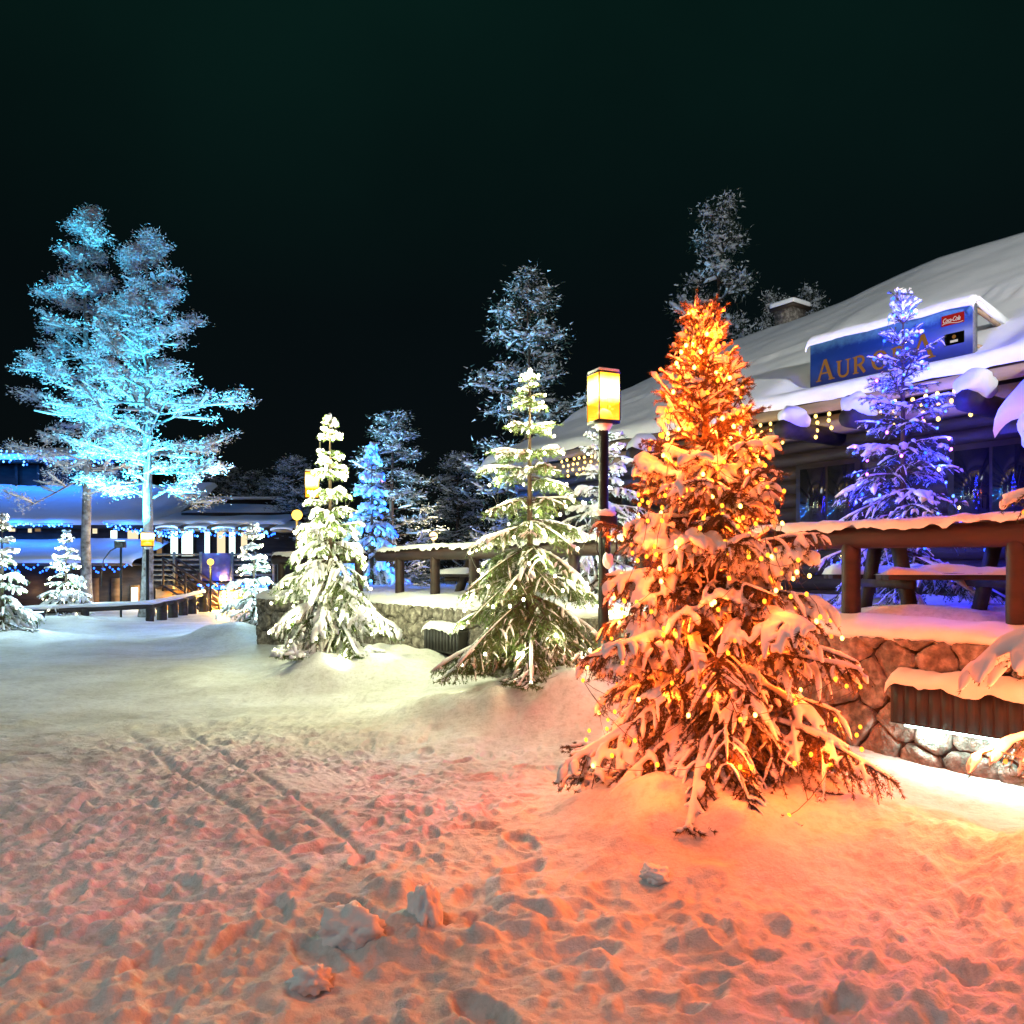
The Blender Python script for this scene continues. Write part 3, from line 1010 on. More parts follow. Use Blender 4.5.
# blue string tree behind the terrace, far
tb = Vector(((372 - 512) / F_PX * 23.5, 23.5, 0.6))
o_ = copy_tree(proto_t); o_.location = tb; o_.rotation_euler.z = 0.5; o_.scale = (1.45, 1.45, 1.75)
o_['label'] = 'tall spruce glowing vivid blue behind the white-lit spruce'
del o_['group']
light_string('string_lights', 'vivid blue bulbs strung on the far spruce behind the white-lit spruce', dict(D_SM, H=2.6 * 1.75, R=1.25, sec=D_SM['sec'] * np.array([1.45, 1.45, 1.75]), prim=D_SM['prim'] * np.array([1.45, 1.45, 1.75])),
             tb, 0.5, 190, 14, [(M['bulb_cyan'], 4), (M['bulb_blue'], 2), (M['bulb_violet'], 0.2)], 0.042, 46, 420, (0.0, 0.13, 1.0), 61, wire_r=0.002, light_r=0.03)


# ------------------------------------------------------------------ tall pines
def pine_parts(seed, H, Rm, lo, shape, n_prim, tuft_n=24, tuft=0.17, frosty=0.6, sec_n=6, elev_lo=-4, elev_hi=38, leaf=0.14, r0=0.2):
    rs = np.random.RandomState(seed)
    green = MB(); snow = MB(); wood = MB()
    tr = trunk_mb(H, r0, 18, rs, 10, sway=0.06)
    us = np.array([p[0] for p in shape]); vs = np.array([p[1] for p in shape])
    tips = []; prims = []; secs = []
    for i in range(n_prim):
        u = (i + rs.rand()) / n_prim
        z = H * (lo + (0.99 - lo) * u)
        L = Rm * np.interp(u, us, vs) * (0.65 + 0.5 * rs.rand())
        az = i * 2.39996 + rs.randn() * 0.3
        P = branch_pts(np.array([0, 0, z]), az, L, R_(elev_lo + (elev_hi - elev_lo) * u ** 1.3 + rs.randn() * 12), 0.30 * rs.rand(), 0.34 * rs.rand(), 7, rs, 0.06)
        prims.append(P)
        for j in range(sec_n):
            s = 0.28 + 0.72 * (j + rs.rand()) / sec_n
            b = P[min(6, int(s * 6))]
            a2 = az + (1 if j % 2 else -1) * R_(25 + 45 * rs.rand())
            l2 = L * (0.18 + 0.26 * rs.rand()) + 0.15
            Q = branch_pts(b, a2, l2, R_(8 + rs.randn() * 12), 0.15 * rs.rand(), 0.1, 5, rs, 0.06)
            secs.append(Q)
            for f in (2, 3, 4):
                if rs.rand() < 0.52:
                    tips.append(Q[f])
        tips.append(P[-1]); tips.append(P[-2])
    prims = np.array(prims); secs = np.array(secs); tips = np.array(tips)
    wood.tubes(prims, np.linspace(1, 0.2, 7)[None] * (r0 * 0.25) * np.ones((len(prims), 1)), 5)
    wood.tubes(secs, np.linspace(1, 0.3, 5)[None] * (r0 * 0.09) * np.ones((len(secs), 1)), 4)

    def leaves(mb, n, zoff, sx, sz, ll, lw):
        c = np.repeat(tips, n, axis=0)
        p = c + rs.randn(len(c), 3) * np.array([sx, sx, sz]) + np.array([0, 0, zoff])
        dd = rs.randn(len(c), 3) * np.array([1, 1, 0.45]) + (p - c) * 3
        dd /= np.linalg.norm(dd, axis=1, keepdims=True)
        pe = np.cross(dd, rs.randn(len(c), 3)); pe /= np.linalg.norm(pe, axis=1, keepdims=True)
        l = (ll * (0.6 + 0.8 * rs.rand(len(c))))[:, None]
        V = np.stack([p - dd * l * 0.3 - pe * lw, p - dd * l * 0.3 + pe * lw, p + dd * l], axis=1).reshape(-1, 3)
        mb.add(V, np.arange(len(V)).reshape(-1, 3))
    leaves(green, int(tuft_n * (1 - frosty * 0.6)), -0.02, tuft, tuft * 0.55, leaf, leaf * 0.20)
    leaves(snow, int(tuft_n * frosty), 0.05, tuft * 0.95, tuft * 0.55, leaf * 0.9, leaf * 0.24)
    # snow lying along twigs and on tufts
    r = (0.05 + 0.03 * rs.rand(len(secs), 1)) * np.sin(np.linspace(0.35, 2.6, 5))[None] * lump(len(secs), 5, rs, 0.4) * (tuft / 0.17)
    Q = secs.copy(); Q[..., 2] += r * 0.6
    snow.tubes(Q, np.maximum(r, 0.004), 6, 0.6)
    keep = tips[rs.rand(len(tips)) < 0.55]
    K = 4
    dirs = rs.randn(len(keep), 1, 3) * np.array([1, 1, 0.2]); dirs /= np.linalg.norm(dirs, axis=2, keepdims=True)
    B = keep[:, None, :] + dirs * np.linspace(-1, 1, K)[None, :, None] * tuft * 0.8 + np.array([0, 0, 0.06])
    B[..., 2] -= (np.linspace(-1, 1, K) ** 2)[None] * 0.05
    rr = tuft * (0.25 + 0.25 * rs.rand(len(keep), 1)) * np.array([0.25, 1, 0.9, 0.2])[None]
    snow.tubes(B, rr, 6, 0.6)
    return tr, wood, green, snow


def pine_tree(label, parts, loc, rotz, group, mats=('bark', 'needles_dark', 'frost'), name='pine_tree'):
    t = thing(name, label, 'tree', loc, rotz, group)
    tr, wood, green, snow = parts
    part('trunk', tr, M[mats[0]], t, True)
    part('bough', wood, M[mats[0]], t, True)
    part('needle_foliage', green, M[mats[1]], t)
    part('snow_cover', snow, M[mats[2]], t, True)
    return t


PINE_SHAPE = [(0, 0.70), (0.08, 0.92), (0.34, 1.0), (0.55, 0.62), (0.74, 0.36), (0.92, 0.20), (1, 0.10)]
pa = (-12.3, 27.6)
pine_tree('tall pine floodlit brilliant cyan-white, right one of the pair over the blue roofs',
          pine_parts(101, 12.8, 2.9, 0.30, PINE_SHAPE, 46, tuft_n=48, frosty=1.0, sec_n=5, tuft=0.17, elev_lo=6, elev_hi=40, leaf=0.085, r0=0.20),
          (pa[0], pa[1], gz(*pa) - 0.1), 0.3, 'tall snowy pines floodlit in blue light', ('bark_frost', 'frost', 'snow_soft'))
pb2 = (-16.0, 30.8)
pine_tree('tallest pine in dim teal light with a bare lower trunk, left one of the pair',
          pine_parts(102, 15.1, 2.8, 0.32, PINE_SHAPE, 48, tuft_n=48, frosty=0.9, sec_n=5, tuft=0.18, elev_lo=-8, elev_hi=26, leaf=0.085, r0=0.20),
          (pb2[0], pb2[1], gz(*pb2) - 0.1), 1.3, 'tall snowy pines floodlit in blue light', ('bark_frost', 'frost', 'snow_soft'))

dark_parts = pine_parts(103, 12.0, 2.5, 0.12, [(0, 0.9), (0.2, 1.0), (0.5, 0.8), (0.8, 0.5), (1, 0.16)], 50, tuft_n=30, tuft=0.25, frosty=0.4, sec_n=5, elev_lo=-14, elev_hi=26, leaf=0.13, r0=0.18)
bgp = pine_tree('dark snow-dusted pine rising behind the green spruce and the roof end', dark_parts, (0.55, 30.0, 0.2), 0.0, 'dark snow-dusted pines behind the village', ('bark', 'needles_dark', 'frost'))
bg_list = [(718, 205, 33.0, 1.0, 0.72, 'tallest dark pine rising behind the tip of the orange spruce'),
           (392, 416, 30.0, 1.5, 1.0, 'broad pine tinted blue just behind the vivid blue tree'),
           (458, 455, 36.0, 2.4, 0.95, 'dark pine above the snowy rail, right of the blue-tinted pine'),
           (294, 458, 37.0, 3.1, 1.0, 'dim pine left of the white-lit spruce near the yellow lamp'),
           (776, 298, 34.0, 4.0, 0.6, 'pine tip showing just behind the chimney'),
           (812, 294, 36.0, 5.0, 0.6, 'pine tip showing above the snowy roof right of the chimney'),
           (252, 474, 46.0, 0.6, 1.2, 'dark pine over the flat roof block, tallest of that clump'),
           (226, 470, 50.0, 1.8, 1.3, 'dark pine at the middle of the clump beyond the flat roof block'),
           (196, 462, 52.0, 2.9, 1.2, 'dark pine beyond the flat roof block, next to the floodlit pine'),
           (272, 484, 44.0, 4.4, 1.1, 'shortest dark pine at the right end of the flat roof block')]
for px, py, Y, rz_, sx, lab in bg_list:
    p = at(px, py, Y)
    o_ = copy_tree(bgp)
    hgt = p.z - 0.0
    o_.location = (p.x, p.y, 0.0); o_.rotation_euler.z = rz_
    s = hgt / 12.0
    o_.scale = (s * sx if s > 0.8 else 0.78 * sx, s * sx if s > 0.8 else 0.78 * sx, s)
    o_['label'] = lab

# floodlight aimed up the right pine
fl = thing('flood_light', 'dark floodlight with a hanging cable fixed below the cyan pine', 'floodlight', (-12.9, 27.0, 0))
q = MB(); q.box(-0.16, 0.16, -0.10, 0.12, 2.30, 2.52, 0.02); part('housing', q, M['metal_black'], fl)
q = MB(); q.tube([(0, 0.05, -0.1), (0, 0.05, 2.3)], 0.035, 8); part('pole', q, M['metal_black'], fl)
q = MB(); q.tube([(-0.1, 0, 2.32), (-0.32, 0, 2.2), (-0.55, 0, 1.9), (-0.62, 0, 1.4), (-0.6, 0, 1.0)], 0.02, 6); part('cable', q, M['metal_black'], fl, True)
q = MB(); q.box(-0.12, 0.12, -0.06, 0.08, 2.525, 2.535); part('lens', q, mat_emit('flood_lens', (0.6, 0.95, 1.0), 6), fl)
spot_light('flood_beam', (-0.0, -0.35, 2.62), (0.55, 0.5, 6.6), 14000, (0.05, 0.62, 1.0), 100, 0.6, 0.08, fl)
spot_light('flood_beam', (0.3, -0.5, 2.62), (16.0, 5.0, 9.5), 19000, (0.22, 0.62, 0.95), 46, 0.5, 0.08, fl)

gp = at(36, 612, 19.4)
gfl = thing('flood_light', 'small bright floodlight on the snow beside the small spruce at the fence', 'floodlight', (gp.x, gp.y, gz(gp.x, gp.y)))
q = MB(); q.box(-0.15, 0.15, -0.10, 0.12, 0.22, 0.42, 0.02); part('housing', q, M['metal_black'], gfl)
q = MB(); q.tube([(0, 0.02, -0.1), (0, 0.02, 0.23)], 0.03, 8); part('stand', q, M['metal_black'], gfl)
q = MB(); q.box(-0.13, 0.13, -0.09, 0.10, 0.425, 0.435); q.box(-0.13, 0.13, -0.109, -0.103, 0.24, 0.40); part('lens', q, bpy.data.materials['flood_lens'], gfl)
tgt = Vector((-12.4, 27.6, 8.6)) - gfl.location
spot_light('flood_beam', (0.1, -0.02, 0.50), tgt, 8500, (0.012, 0.46, 0.80), 46, 0.5, 0.1, gfl)
tgt = Vector((-15.6, 30.4, 10.0)) - gfl.location
spot_light('flood_beam', (-0.1, 0.02, 0.50), tgt, 2600, (0.008, 0.30, 0.60), 50, 0.7, 0.1, gfl)

# ------------------------------------------------------------------ terrace ground behind the wall
A0, A1 = -15.6, 5.0
ta = np.arange(A0 + 0.1, A1, 0.05)
tt = np.concatenate([np.arange(0.12, 2.2, 0.05), np.arange(2.2, 14, 0.2)])
TA, TT = np.meshgrid(ta, tt)
TZ = 1.02 + 0.10 * sstep(0.15, 0.9, TT) + 0.07 * fbm(TA / 1.1, TT / 0.8, 81, 3) * sstep(0.2, 0.7, TT)
TZ += 0.10 * np.exp(-((TA + 0.35) / 0.55) ** 2 - ((TT - 0.55) / 0.35) ** 2)
TZ += 0.15 * np.exp(-((TA + 7.6) / 0.9) ** 2 - ((TT - 1.5) / 0.6) ** 2)
TZ = np.where(TT < 0.2, TZ - 0.05, TZ)
tv = np.stack([TA, TT, TZ], axis=-1).reshape(-1, 3)
nx, ny = len(ta), len(tt)
ii = (np.arange(ny - 1)[:, None] * nx + np.arange(nx - 1)[None, :]).ravel()
mb = MB(); mb.add(tv, np.stack([ii, ii + 1, ii + 1 + nx, ii + nx], axis=-1))
# skirt so the raised ground is a solid bank at its far left end
mb.add([(A0 + 0.1, 0.12, 0), (A0 + 0.1, 14, 0), (A0 + 0.1, 14, 1.12), (A0 + 0.1, 0.12, 1.0)], [[0, 1, 2, 3]])
o = structure(part('terrace_ground', mb, M['ground'], None, True))
o.location = (WF[0], WF[1], 0); o.rotation_euler.z = ROT


# ------------------------------------------------------------------ stone wall
def clip_poly(poly, p, n):
    outp = []
    for i in range(len(poly)):
        a, b = poly[i], poly[(i + 1) % len(poly)]
        da = (a[0] - p[0]) * n[0] + (a[1] - p[1]) * n[1]
        db = (b[0] - p[0]) * n[0] + (b[1] - p[1]) * n[1]
        if da <= 0:
            outp.append(a)
        if da * db < 0:
            f = da / (da - db)
            outp.append((a[0] + (b[0] - a[0]) * f, a[1] + (b[1] - a[1]) * f))
    return outp


def stone_face(mb, x0, x1, z0, z1, sx, sz, seed, xf=None):
    rs = np.random.RandomState(seed)
    pts = []
    nx_, nz_ = int((x1 - x0) / sx), max(2, int(round((z1 - z0) / sz)))
    for i in range(-1, nx_ + 1):
        for j in range(-1, nz_ + 1):
            pts.append((x0 + (i + 0.5 + 0.5 * (j % 2) + 0.42 * (rs.rand() - 0.5) * 1.5) * sx, z0 + (j + 0.5 + (rs.rand() - 0.5) * 0.75) * (z1 - z0) / nz_))
    for a in pts:
        poly = [(x0, z0), (x1, z0), (x1, z1), (x0, z1)]
        for b in pts:
            if b is a or abs(b[0] - a[0]) > 1.6:
                continue
            dx, dz = b[0] - a[0], b[1] - a[1]
            poly = clip_poly(poly, ((a[0] + b[0]) / 2, (a[1] + b[1]) / 2), (dx, dz))
            if len(poly) < 3:
                break
        if len(poly) < 3:
            continue
        # resample the outline and round the corners
        P = np.array(poly)
        c = P.mean(axis=0)
        M_ = 28
        seg = np.linalg.norm(np.roll(P, -1, axis=0) - P, axis=1)
        cum = np.concatenate([[0], np.cumsum(seg)])
        if cum[-1] < 0.3:
            continue
        tq = np.linspace(0, cum[-1], M_, endpoint=False)
        PP = np.vstack([P, P[:1]])
        Q = np.stack([np.interp(tq, cum, PP[:, 0]), np.interp(tq, cum, PP[:, 1])], axis=1)
        for _ in range(1):
            Q = 0.5 * Q + 0.25 * np.roll(Q, 1, axis=0) + 0.25 * np.roll(Q, -1, axis=0)
        rr = np.linalg.norm(Q - c, axis=1, keepdims=True)
        Q = c + (Q - c) * np.clip((rr - 0.0075) / rr, 0.3, 1)
        Q += rs.randn(*Q.shape) * 0.0045
        bulge = 0.035 + 0.04 * rs.rand()
        tilt = rs.randn(2) * 0.09
        rings = []
        for k, (sc_, dp) in enumerate(((1.0, -0.03), (1.0, 0.45), (0.96, 0.85), (0.78, 1.0), (0.45, 1.0), (0.15, 1.0))):
            q = c + (Q - c) * sc_
            nz = fbm(q[:, 0] * 7 + seed, q[:, 1] * 7, seed, 5, 0.7) * 0.022 * (k > 0)
            y = -(bulge * dp + nz + ((q - c) @ tilt) * (k > 1))
            rings.append(np.stack([q[:, 0], y, q[:, 1]], axis=1))
        V = np.concatenate(rings)
        if xf is not None:
            V = xf(V)
        f = []
        for k in range(5):
            for i in range(M_):
                f.append((k * M_ + i, k * M_ + (i + 1) % M_, (k + 1) * M_ + (i + 1) % M_, (k + 1) * M_ + i))
        mb.add(V, np.array(f))
        mb.loops.append(np.arange(5 * M_, 6 * M_) + mb.n - len(V)); mb.sizes.append(np.array([M_], dtype=np.int32))


def build_wall(label, loc, rot, WALL_A0, WALL_A1, seed):
    wall = thing('stone_wall', label, 'stone wall', loc, rot)
    q = MB(); q.box(WALL_A0, WALL_A1, 0.0, 0.45, -0.2, 0.97); part('core', q, M['mortar'], wall)
    q = MB()
    stone_face(q, WALL_A0, WALL_A1, -0.05, 0.99, 0.34, 0.26, seed)
    stone_face(q, 0, 0.45, -0.05, 0.99, 0.30, 0.27, seed + 2, xf=lambda V: np.stack([WALL_A0 + V[:, 1], 0.45 - V[:, 0], V[:, 2]], axis=1))
    part('stone_facing', q, M['stone'], wall, True)
    sa = np.arange(WALL_A0 - 0.04, WALL_A1, 0.022)
    prof_t = np.array([-0.035, -0.06, -0.05, 0.0, 0.08, 0.2, 0.35, 0.5, 0.62])
    prof_z = np.array([0.965, 0.985, 1.025, 1.065, 1.10, 1.125, 1.15, 1.14, 1.05])
    SA, ST = np.meshgrid(sa, prof_t)
    SZ = np.repeat(prof_z[:, None], len(sa), axis=1)
    rag = fbm(SA / 0.16, ST / 0.2, 91, 3)
    SZ += 0.025 * fbm(SA / 0.7, ST / 0.5, 92, 3) * (ST > -0.03)
    wgt = np.clip(1 - np.abs(np.arange(len(prof_t)) - 0.5) / 2.5, 0, 1)[:, None]
    SZ -= 0.035 * np.clip(rag, -0.2, 1.6) * wgt
    SY = ST + 0.015 * fbm(SA / 0.2, ST / 0.3, 93, 2) * wgt + 0.05 * np.clip(fbm(SA / 0.45, ST * 0, 94, 2), 0, 1) * wgt
    v = np.stack([SA, SY, SZ], axis=-1).reshape(-1, 3)
    nx, ny = len(sa), len(prof_t)
    ii = (np.arange(ny - 1)[:, None] * nx + np.arange(nx - 1)[None, :]).ravel()
    q = MB(); q.add(v, np.stack([ii, ii + 1, ii + 1 + nx, ii + nx], axis=-1))
    part('snow_cap', q, M['snow'], wall, True)
    wall['kind'] = 'thing'
    return wall


build_wall('long low wall of rough natural stones under deep snow that holds up the terrace', (WF[0], WF[1], 0), ROT, -9.8, 4.6, 17)
WING = WL(-9.75, 0.0, 0)
WROT = R_(-34)
build_wall('short end wing of the rough stone wall behind the brilliant white-lit spruce', tuple(WING), WROT, -2.75, 0.05, 23)
wa = np.arange(-2.7, 0.3, 0.05); wt = np.arange(0.12, 4.5, 0.08)
TA, TT = np.meshgrid(wa, wt)
TZ = 1.00 + 0.10 * sstep(0.15, 0.9, TT) + 0.06 * fbm(TA / 1.1, TT / 0.8, 83, 3) * sstep(0.2, 0.7, TT)
nx, ny = len(wa), len(wt)
ii = (np.arange(ny - 1)[:, None] * nx + np.arange(nx - 1)[None, :]).ravel()
mb = MB(); mb.add(np.stack([TA, TT, TZ], -1).reshape(-1, 3), np.stack([ii, ii + 1, ii + 1 + nx, ii + nx], -1))
mb.add([(-2.7, 0.12, 0), (-2.7, 4.5, 0), (-2.7, 4.5, 1.1), (-2.7, 0.12, 1.0)], [[0, 1, 2, 3]])
o = structure(part('terrace_ground', mb, M['ground'], None, True)); o.location = WING; o.rotation_euler.z = WROT


def hood_lamp(a0, a1, label, lit=True):
    t = thing('wall_light', label, 'wall light', WL(a0, 0, 0), ROT, 'hooded lights on the stone wall')
    Lh = a1 - a0
    q = MB(); q.box(0, Lh, -0.22, -0.06, 0.37, 0.68, 0.008)
    for k in range(int(Lh / 0.09)):
        q.box(0.03 + k * 0.09, 0.105 + k * 0.09, -0.226, -0.2195, 0.385, 0.665)
    part('hood', q, M['panel_dark'], t)
    # snow on the hood
    xa = np.arange(-0.03, Lh + 0.03, 0.02)
    yy = np.array([-0.245, -0.25, -0.235, -0.19, -0.13, -0.07, -0.03])
    zz = np.array([0.66, 0.685, 0.715, 0.75, 0.77, 0.775, 0.76])
    X, Y = np.meshgrid(xa, yy)
    Z = np.repeat(zz[:, None], len(xa), 1) + 0.018 * fbm(X / 0.15 + a0, Y / 0.1, 23, 3)
    Z[:2] -= 0.03 * np.clip(fbm(X[:2] / 0.12 + a0, X[:2] * 0, 24, 2), -0.2, 1)
    edge = np.minimum(X + 0.03, Lh + 0.03 - X); Z -= 0.06 * np.clip(1 - edge / 0.07, 0, 1) ** 2
    v = np.stack([X, Y, Z], -1).reshape(-1, 3)
    nx, ny = len(xa), len(yy)
    ii = (np.arange(ny - 1)[:, None] * nx + np.arange(nx - 1)[None, :]).ravel()
    q = MB(); q.add(v, np.stack([ii, ii + 1, ii + 1 + nx, ii + nx], -1))
    part('snow_cap', q, M['snow'], t, True)
    q = MB(); q.box(0.08, Lh - 0.08, -0.165, -0.115, 0.345, 0.368)
    part('lamp_tube', q, M['tube'] if lit else M['rail_grey'], t)
    return t


M['tube'] = mat_emit('tube', (0.62, 1.0, 0.92), 12)
h1 = hood_lamp(0.13, 1.75, 'dark hooded light on the near wall spilling white light onto the snow')
for k in range(3):
    point_light('tube_glow', (0.25 + 0.45 * k, -0.15, 0.31), 8, (0.55, 1.0, 0.90), 0.03, h1)
h2 = hood_lamp(-7.1, -6.1, 'dark unlit hooded light on the wall behind the green drooping spruce', False)

# ------------------------------------------------------------------ log railing on the terrace
def railing(a0, a1, posts, label, seed, t_off=0.34, ztop=1.88, r=0.095, loc=None, rot=None):
    t = thing('log_railing', label, 'railing', WL(0, t_off, 0) if loc is None else loc, ROT if rot is None else rot, 'snow-capped log railings along the terrace')
    xa = np.linspace(a0, a1, int((a1 - a0) / 0.03) + 2)
    P = np.stack([xa, 0 * xa, ztop - r + 0.006 * np.sin(xa * 1.7 + seed)], 1)
    q = MB(); q.tube(P, r * (1 + 0.03 * vnoise(xa * 1.5, xa * 0, seed)), 16); part('rail', q, M['log_dark'], t, True)
    # snow cap: half round with a rough rim
    ang = np.linspace(R_(26), R_(154), 15)
    X, A = np.meshgrid(xa, ang)
    rough = fbm(X / 0.10, A * 2.0, seed + 5, 3)
    rimw = np.clip(1 - np.minimum(A - ang[0], ang[-1] - A) / 0.5, 0, 1)
    rr = (r + 0.008) + 0.055 * np.sin(np.clip(A, 0, PI)) ** 0.7 * (1 + 0.16 * fbm(X / 0.6, A * 0.3, seed, 3)) + 0.012 * rough * 0.7
    A2 = A + np.where(A < PI / 2, 1, -1) * rimw * 0.22 * (0.6 + rough)
    endf = np.clip(np.minimum(X - a0, a1 - X) / 0.10, 0, 1) ** 0.5
    rr = (r - 0.004) * (1 - endf) + rr * endf
    Z = ztop - r + 0.006 * np.sin(X * 1.7 + seed) + rr * np.sin(A2)
    Y = -rr * np.cos(A2) * 1.02
    v = np.stack([X, Y, Z], -1).reshape(-1, 3)
    nx, ny = len(xa), len(ang)
    ii = (np.arange(ny - 1)[:, None] * nx + np.arange(nx - 1)[None, :]).ravel()
    q = MB(); q.add(v, np.stack([ii, ii + 1, ii + 1 + nx, ii + nx], -1)); part('snow_cap', q, M['snow'], t, True)
    for k, a in enumerate(posts):
        q = MB(); zz = np.linspace(0.75, ztop - r * 1.0, 8)
        q.tube(np.stack([np.full(8, a), np.zeros(8), zz], 1), 0.078 * (1 + 0.03 * np.sin(np.arange(8) * 2.0 + k)), 14)
        part('post', q, M['log_dark'], t, True)
    return t


railing(-9.75, 4.4, [2.07, 0.78, -0.55, -1.85, -3.1, -4.3, -5.4, -6.6, -7.75, -8.96], 'long dark log railing capped with snow along the terrace edge in front of the tables', 3)
railing(-2.7, -0.25, [-2.5, -1.4, -0.4], 'short log railing at the far end of the terrace behind the brilliant spruce', 9, ztop=1.84, loc=WING + Vector((0.19, 0.28, 0)), rot=WROT)


# ------------------------------------------------------------------ picnic tables
def picnic_table(label, a, t_, z, rot, seed, L=1.8):
    t = thing('picnic_table', label, 'picnic table', WL(a, t_, z), ROT + rot, 'snowed-in picnic tables on the terrace')
    h = L / 2

    def snow_pad(name, x0, x1, y0, y1, zb, hgt, sd, par):
        xa = np.linspace(x0 - 0.02, x1 + 0.02, 60); ya = np.linspace(y0 - 0.02, y1 + 0.02, 22)
        X, Y = np.meshgrid(xa, ya)
        ed = np.minimum(np.minimum(X - xa[0], xa[-1] - X), np.minimum(Y - ya[0], ya[-1] - Y))
        Z = zb - 0.015 + hgt * np.clip(ed / 0.10, 0, 1) ** 0.5 * np.clip(0.62 + 0.45 * fbm(X / 0.35 + sd, Y / 0.3, sd, 3), 0.12, 1.7)
        v = np.stack([X, Y, Z], -1).reshape(-1, 3); nx, ny = 60, 22
        ii = (np.arange(ny - 1)[:, None] * nx + np.arange(nx - 1)[None, :]).ravel()
        q = MB(); q.add(v, np.stack([ii, ii + 1, ii + 1 + nx, ii + nx], -1)); part(name, q, M['snow'], par, True)
    q = MB()
    for k in range(5):
        q.box(-h, h, -0.37 + k * 0.15, -0.23 + k * 0.15, 0.70, 0.745, 0.006)
    tp = part('tabletop', q, M['wood_dark'], t)
    snow_pad('snow_cap', -h, h, -0.37, 0.37, 0.745, 0.12, seed, tp)
    for sgn in (-1, 1):
        q = MB()
        for k in range(2):
            y = sgn * 0.72 + (k - 0.5) * 0.15
            q.box(-h, h, y - 0.07, y + 0.07, 0.37, 0.43, 0.006)
        b = part('bench', q, M['wood_dark'], t)
        snow_pad('snow_cap', -h, h, sgn * 0.72 - 0.145, sgn * 0.72 + 0.145, 0.43, 0.11, seed + 3 + sgn, b)
    for sx in (-1, 1):
        for sgn in (-1, 1):
            q = MB()
            x = sx * (h - 0.32)
            q.add([(x - 0.045, sgn * 0.20, 0.70), (x + 0.045, sgn * 0.20, 0.70), (x + 0.045, sgn * 0.34, 0.70), (x - 0.045, sgn * 0.34, 0.70),
                   (x - 0.045, sgn * 0.58, -0.15), (x + 0.045, sgn * 0.58, -0.15), (x + 0.045, sgn * 0.72, -0.15), (x - 0.045, sgn * 0.72, -0.15)],
                  [[0, 1, 2, 3], [7, 6, 5, 4], [0, 4, 5, 1], [1, 5, 6, 2], [2, 6, 7, 3], [3, 7, 4, 0]])
            part('leg', q, M['wood_dark'], t)
        q = MB(); q.box(sx * (h - 0.32) - 0.09, sx * (h - 0.32) - 0.05, -0.78, 0.78, 0.29, 0.368); part('crossbeam', q, M['wood_dark'], t)
    return t


picnic_table('dark picnic table with snowy benches behind the near rail, right of the orange spruce', *wl_coords(4.22, 7.95), 1.06, R_(52), 5)
picnic_table('picnic table under a yellowish heap of snow behind the far rail', -8.1, 1.9, 1.05, 0.1, 11)
picnic_table('picnic table half hidden behind the green drooping spruce', -5.0, 2.2, 1.05, -0.1, 15)

# ------------------------------------------------------------------ the log restaurant on the terrace
ZE = 4.0          # eave
T_E = 4.55        # eave line distance behind the wall face
bd = thing('log_restaurant', 'dark log restaurant under a vast snow-covered roof behind the terrace', 'building', (WF[0], WF[1], 0), ROT)
BA0, BA1 = -12.7, 4.5
TW = T_E + 0.75
q = MB()
zz = 1.0
k = 0
while zz < ZE - 0.15:
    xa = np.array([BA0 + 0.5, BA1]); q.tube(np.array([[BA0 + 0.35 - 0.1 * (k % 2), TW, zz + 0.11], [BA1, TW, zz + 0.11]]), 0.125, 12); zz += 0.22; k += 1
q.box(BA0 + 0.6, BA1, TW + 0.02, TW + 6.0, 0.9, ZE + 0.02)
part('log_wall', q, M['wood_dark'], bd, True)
# gable end towards the far left, boarded
q = MB()
for k in range(30):
    y0 = TW + 0.15 + k * 0.2
    ztop = ZE + 0.0 + min(0.52 * (y0 - T_E), 3.1) - 0.25
    q.box(BA0 + 0.47, BA0 + 0.52, y0, y0 + 0.19, 0.9, ztop)
part('gable_boarding', q, M['wood_dark'], bd)
# roof: board deck + snow; ridge lies about 7 m behind the eave
s_knots = np.array([-4.5, -3.96, -5.62 * 0 - 3.0, 0])  # unused anchor
ridge_s = np.array([-6.0, 0.0, 3.96, 5.62, 8.0, 10.5, 12.77, 13.5])
ridge_z = np.array([8.15, 8.2, 8.27, 8.30, 7.99, 7.80, 7.62, 7.60])
ra = np.arange(BA0 - 0.25, BA1 + 0.2, 0.08)
rt = np.concatenate([[-0.02, -0.05, -0.03], np.arange(0.05, 7.01, 0.16), [7.2, 7.6, 9.0, 12.0]])
A_, T_ = np.meshgrid(ra, rt)
zr = np.interp(-A_, ridge_s, ridge_z)
f = np.clip(T_ / 7.0, 0, 1)
Zs = (ZE + 0.24) + (zr - ZE - 0.24) * (f ** 1.04)
Zs = np.where(T_ > 7.0, zr - (T_ - 7.0) * 0.5, Zs)
Zs += 0.05 * fbm(A_ / 2.2, T_ / 1.8, 55, 3) * sstep(0.1, 0.8, T_)
lip = 2.6 + 0.35 * fbm(A_ / 1.6, A_ * 0 + 3.0, 58, 3)
Zs += 0.07 * sstep(lip - 0.03, lip + 0.06, T_) * sstep(6.0, 3.0, T_)
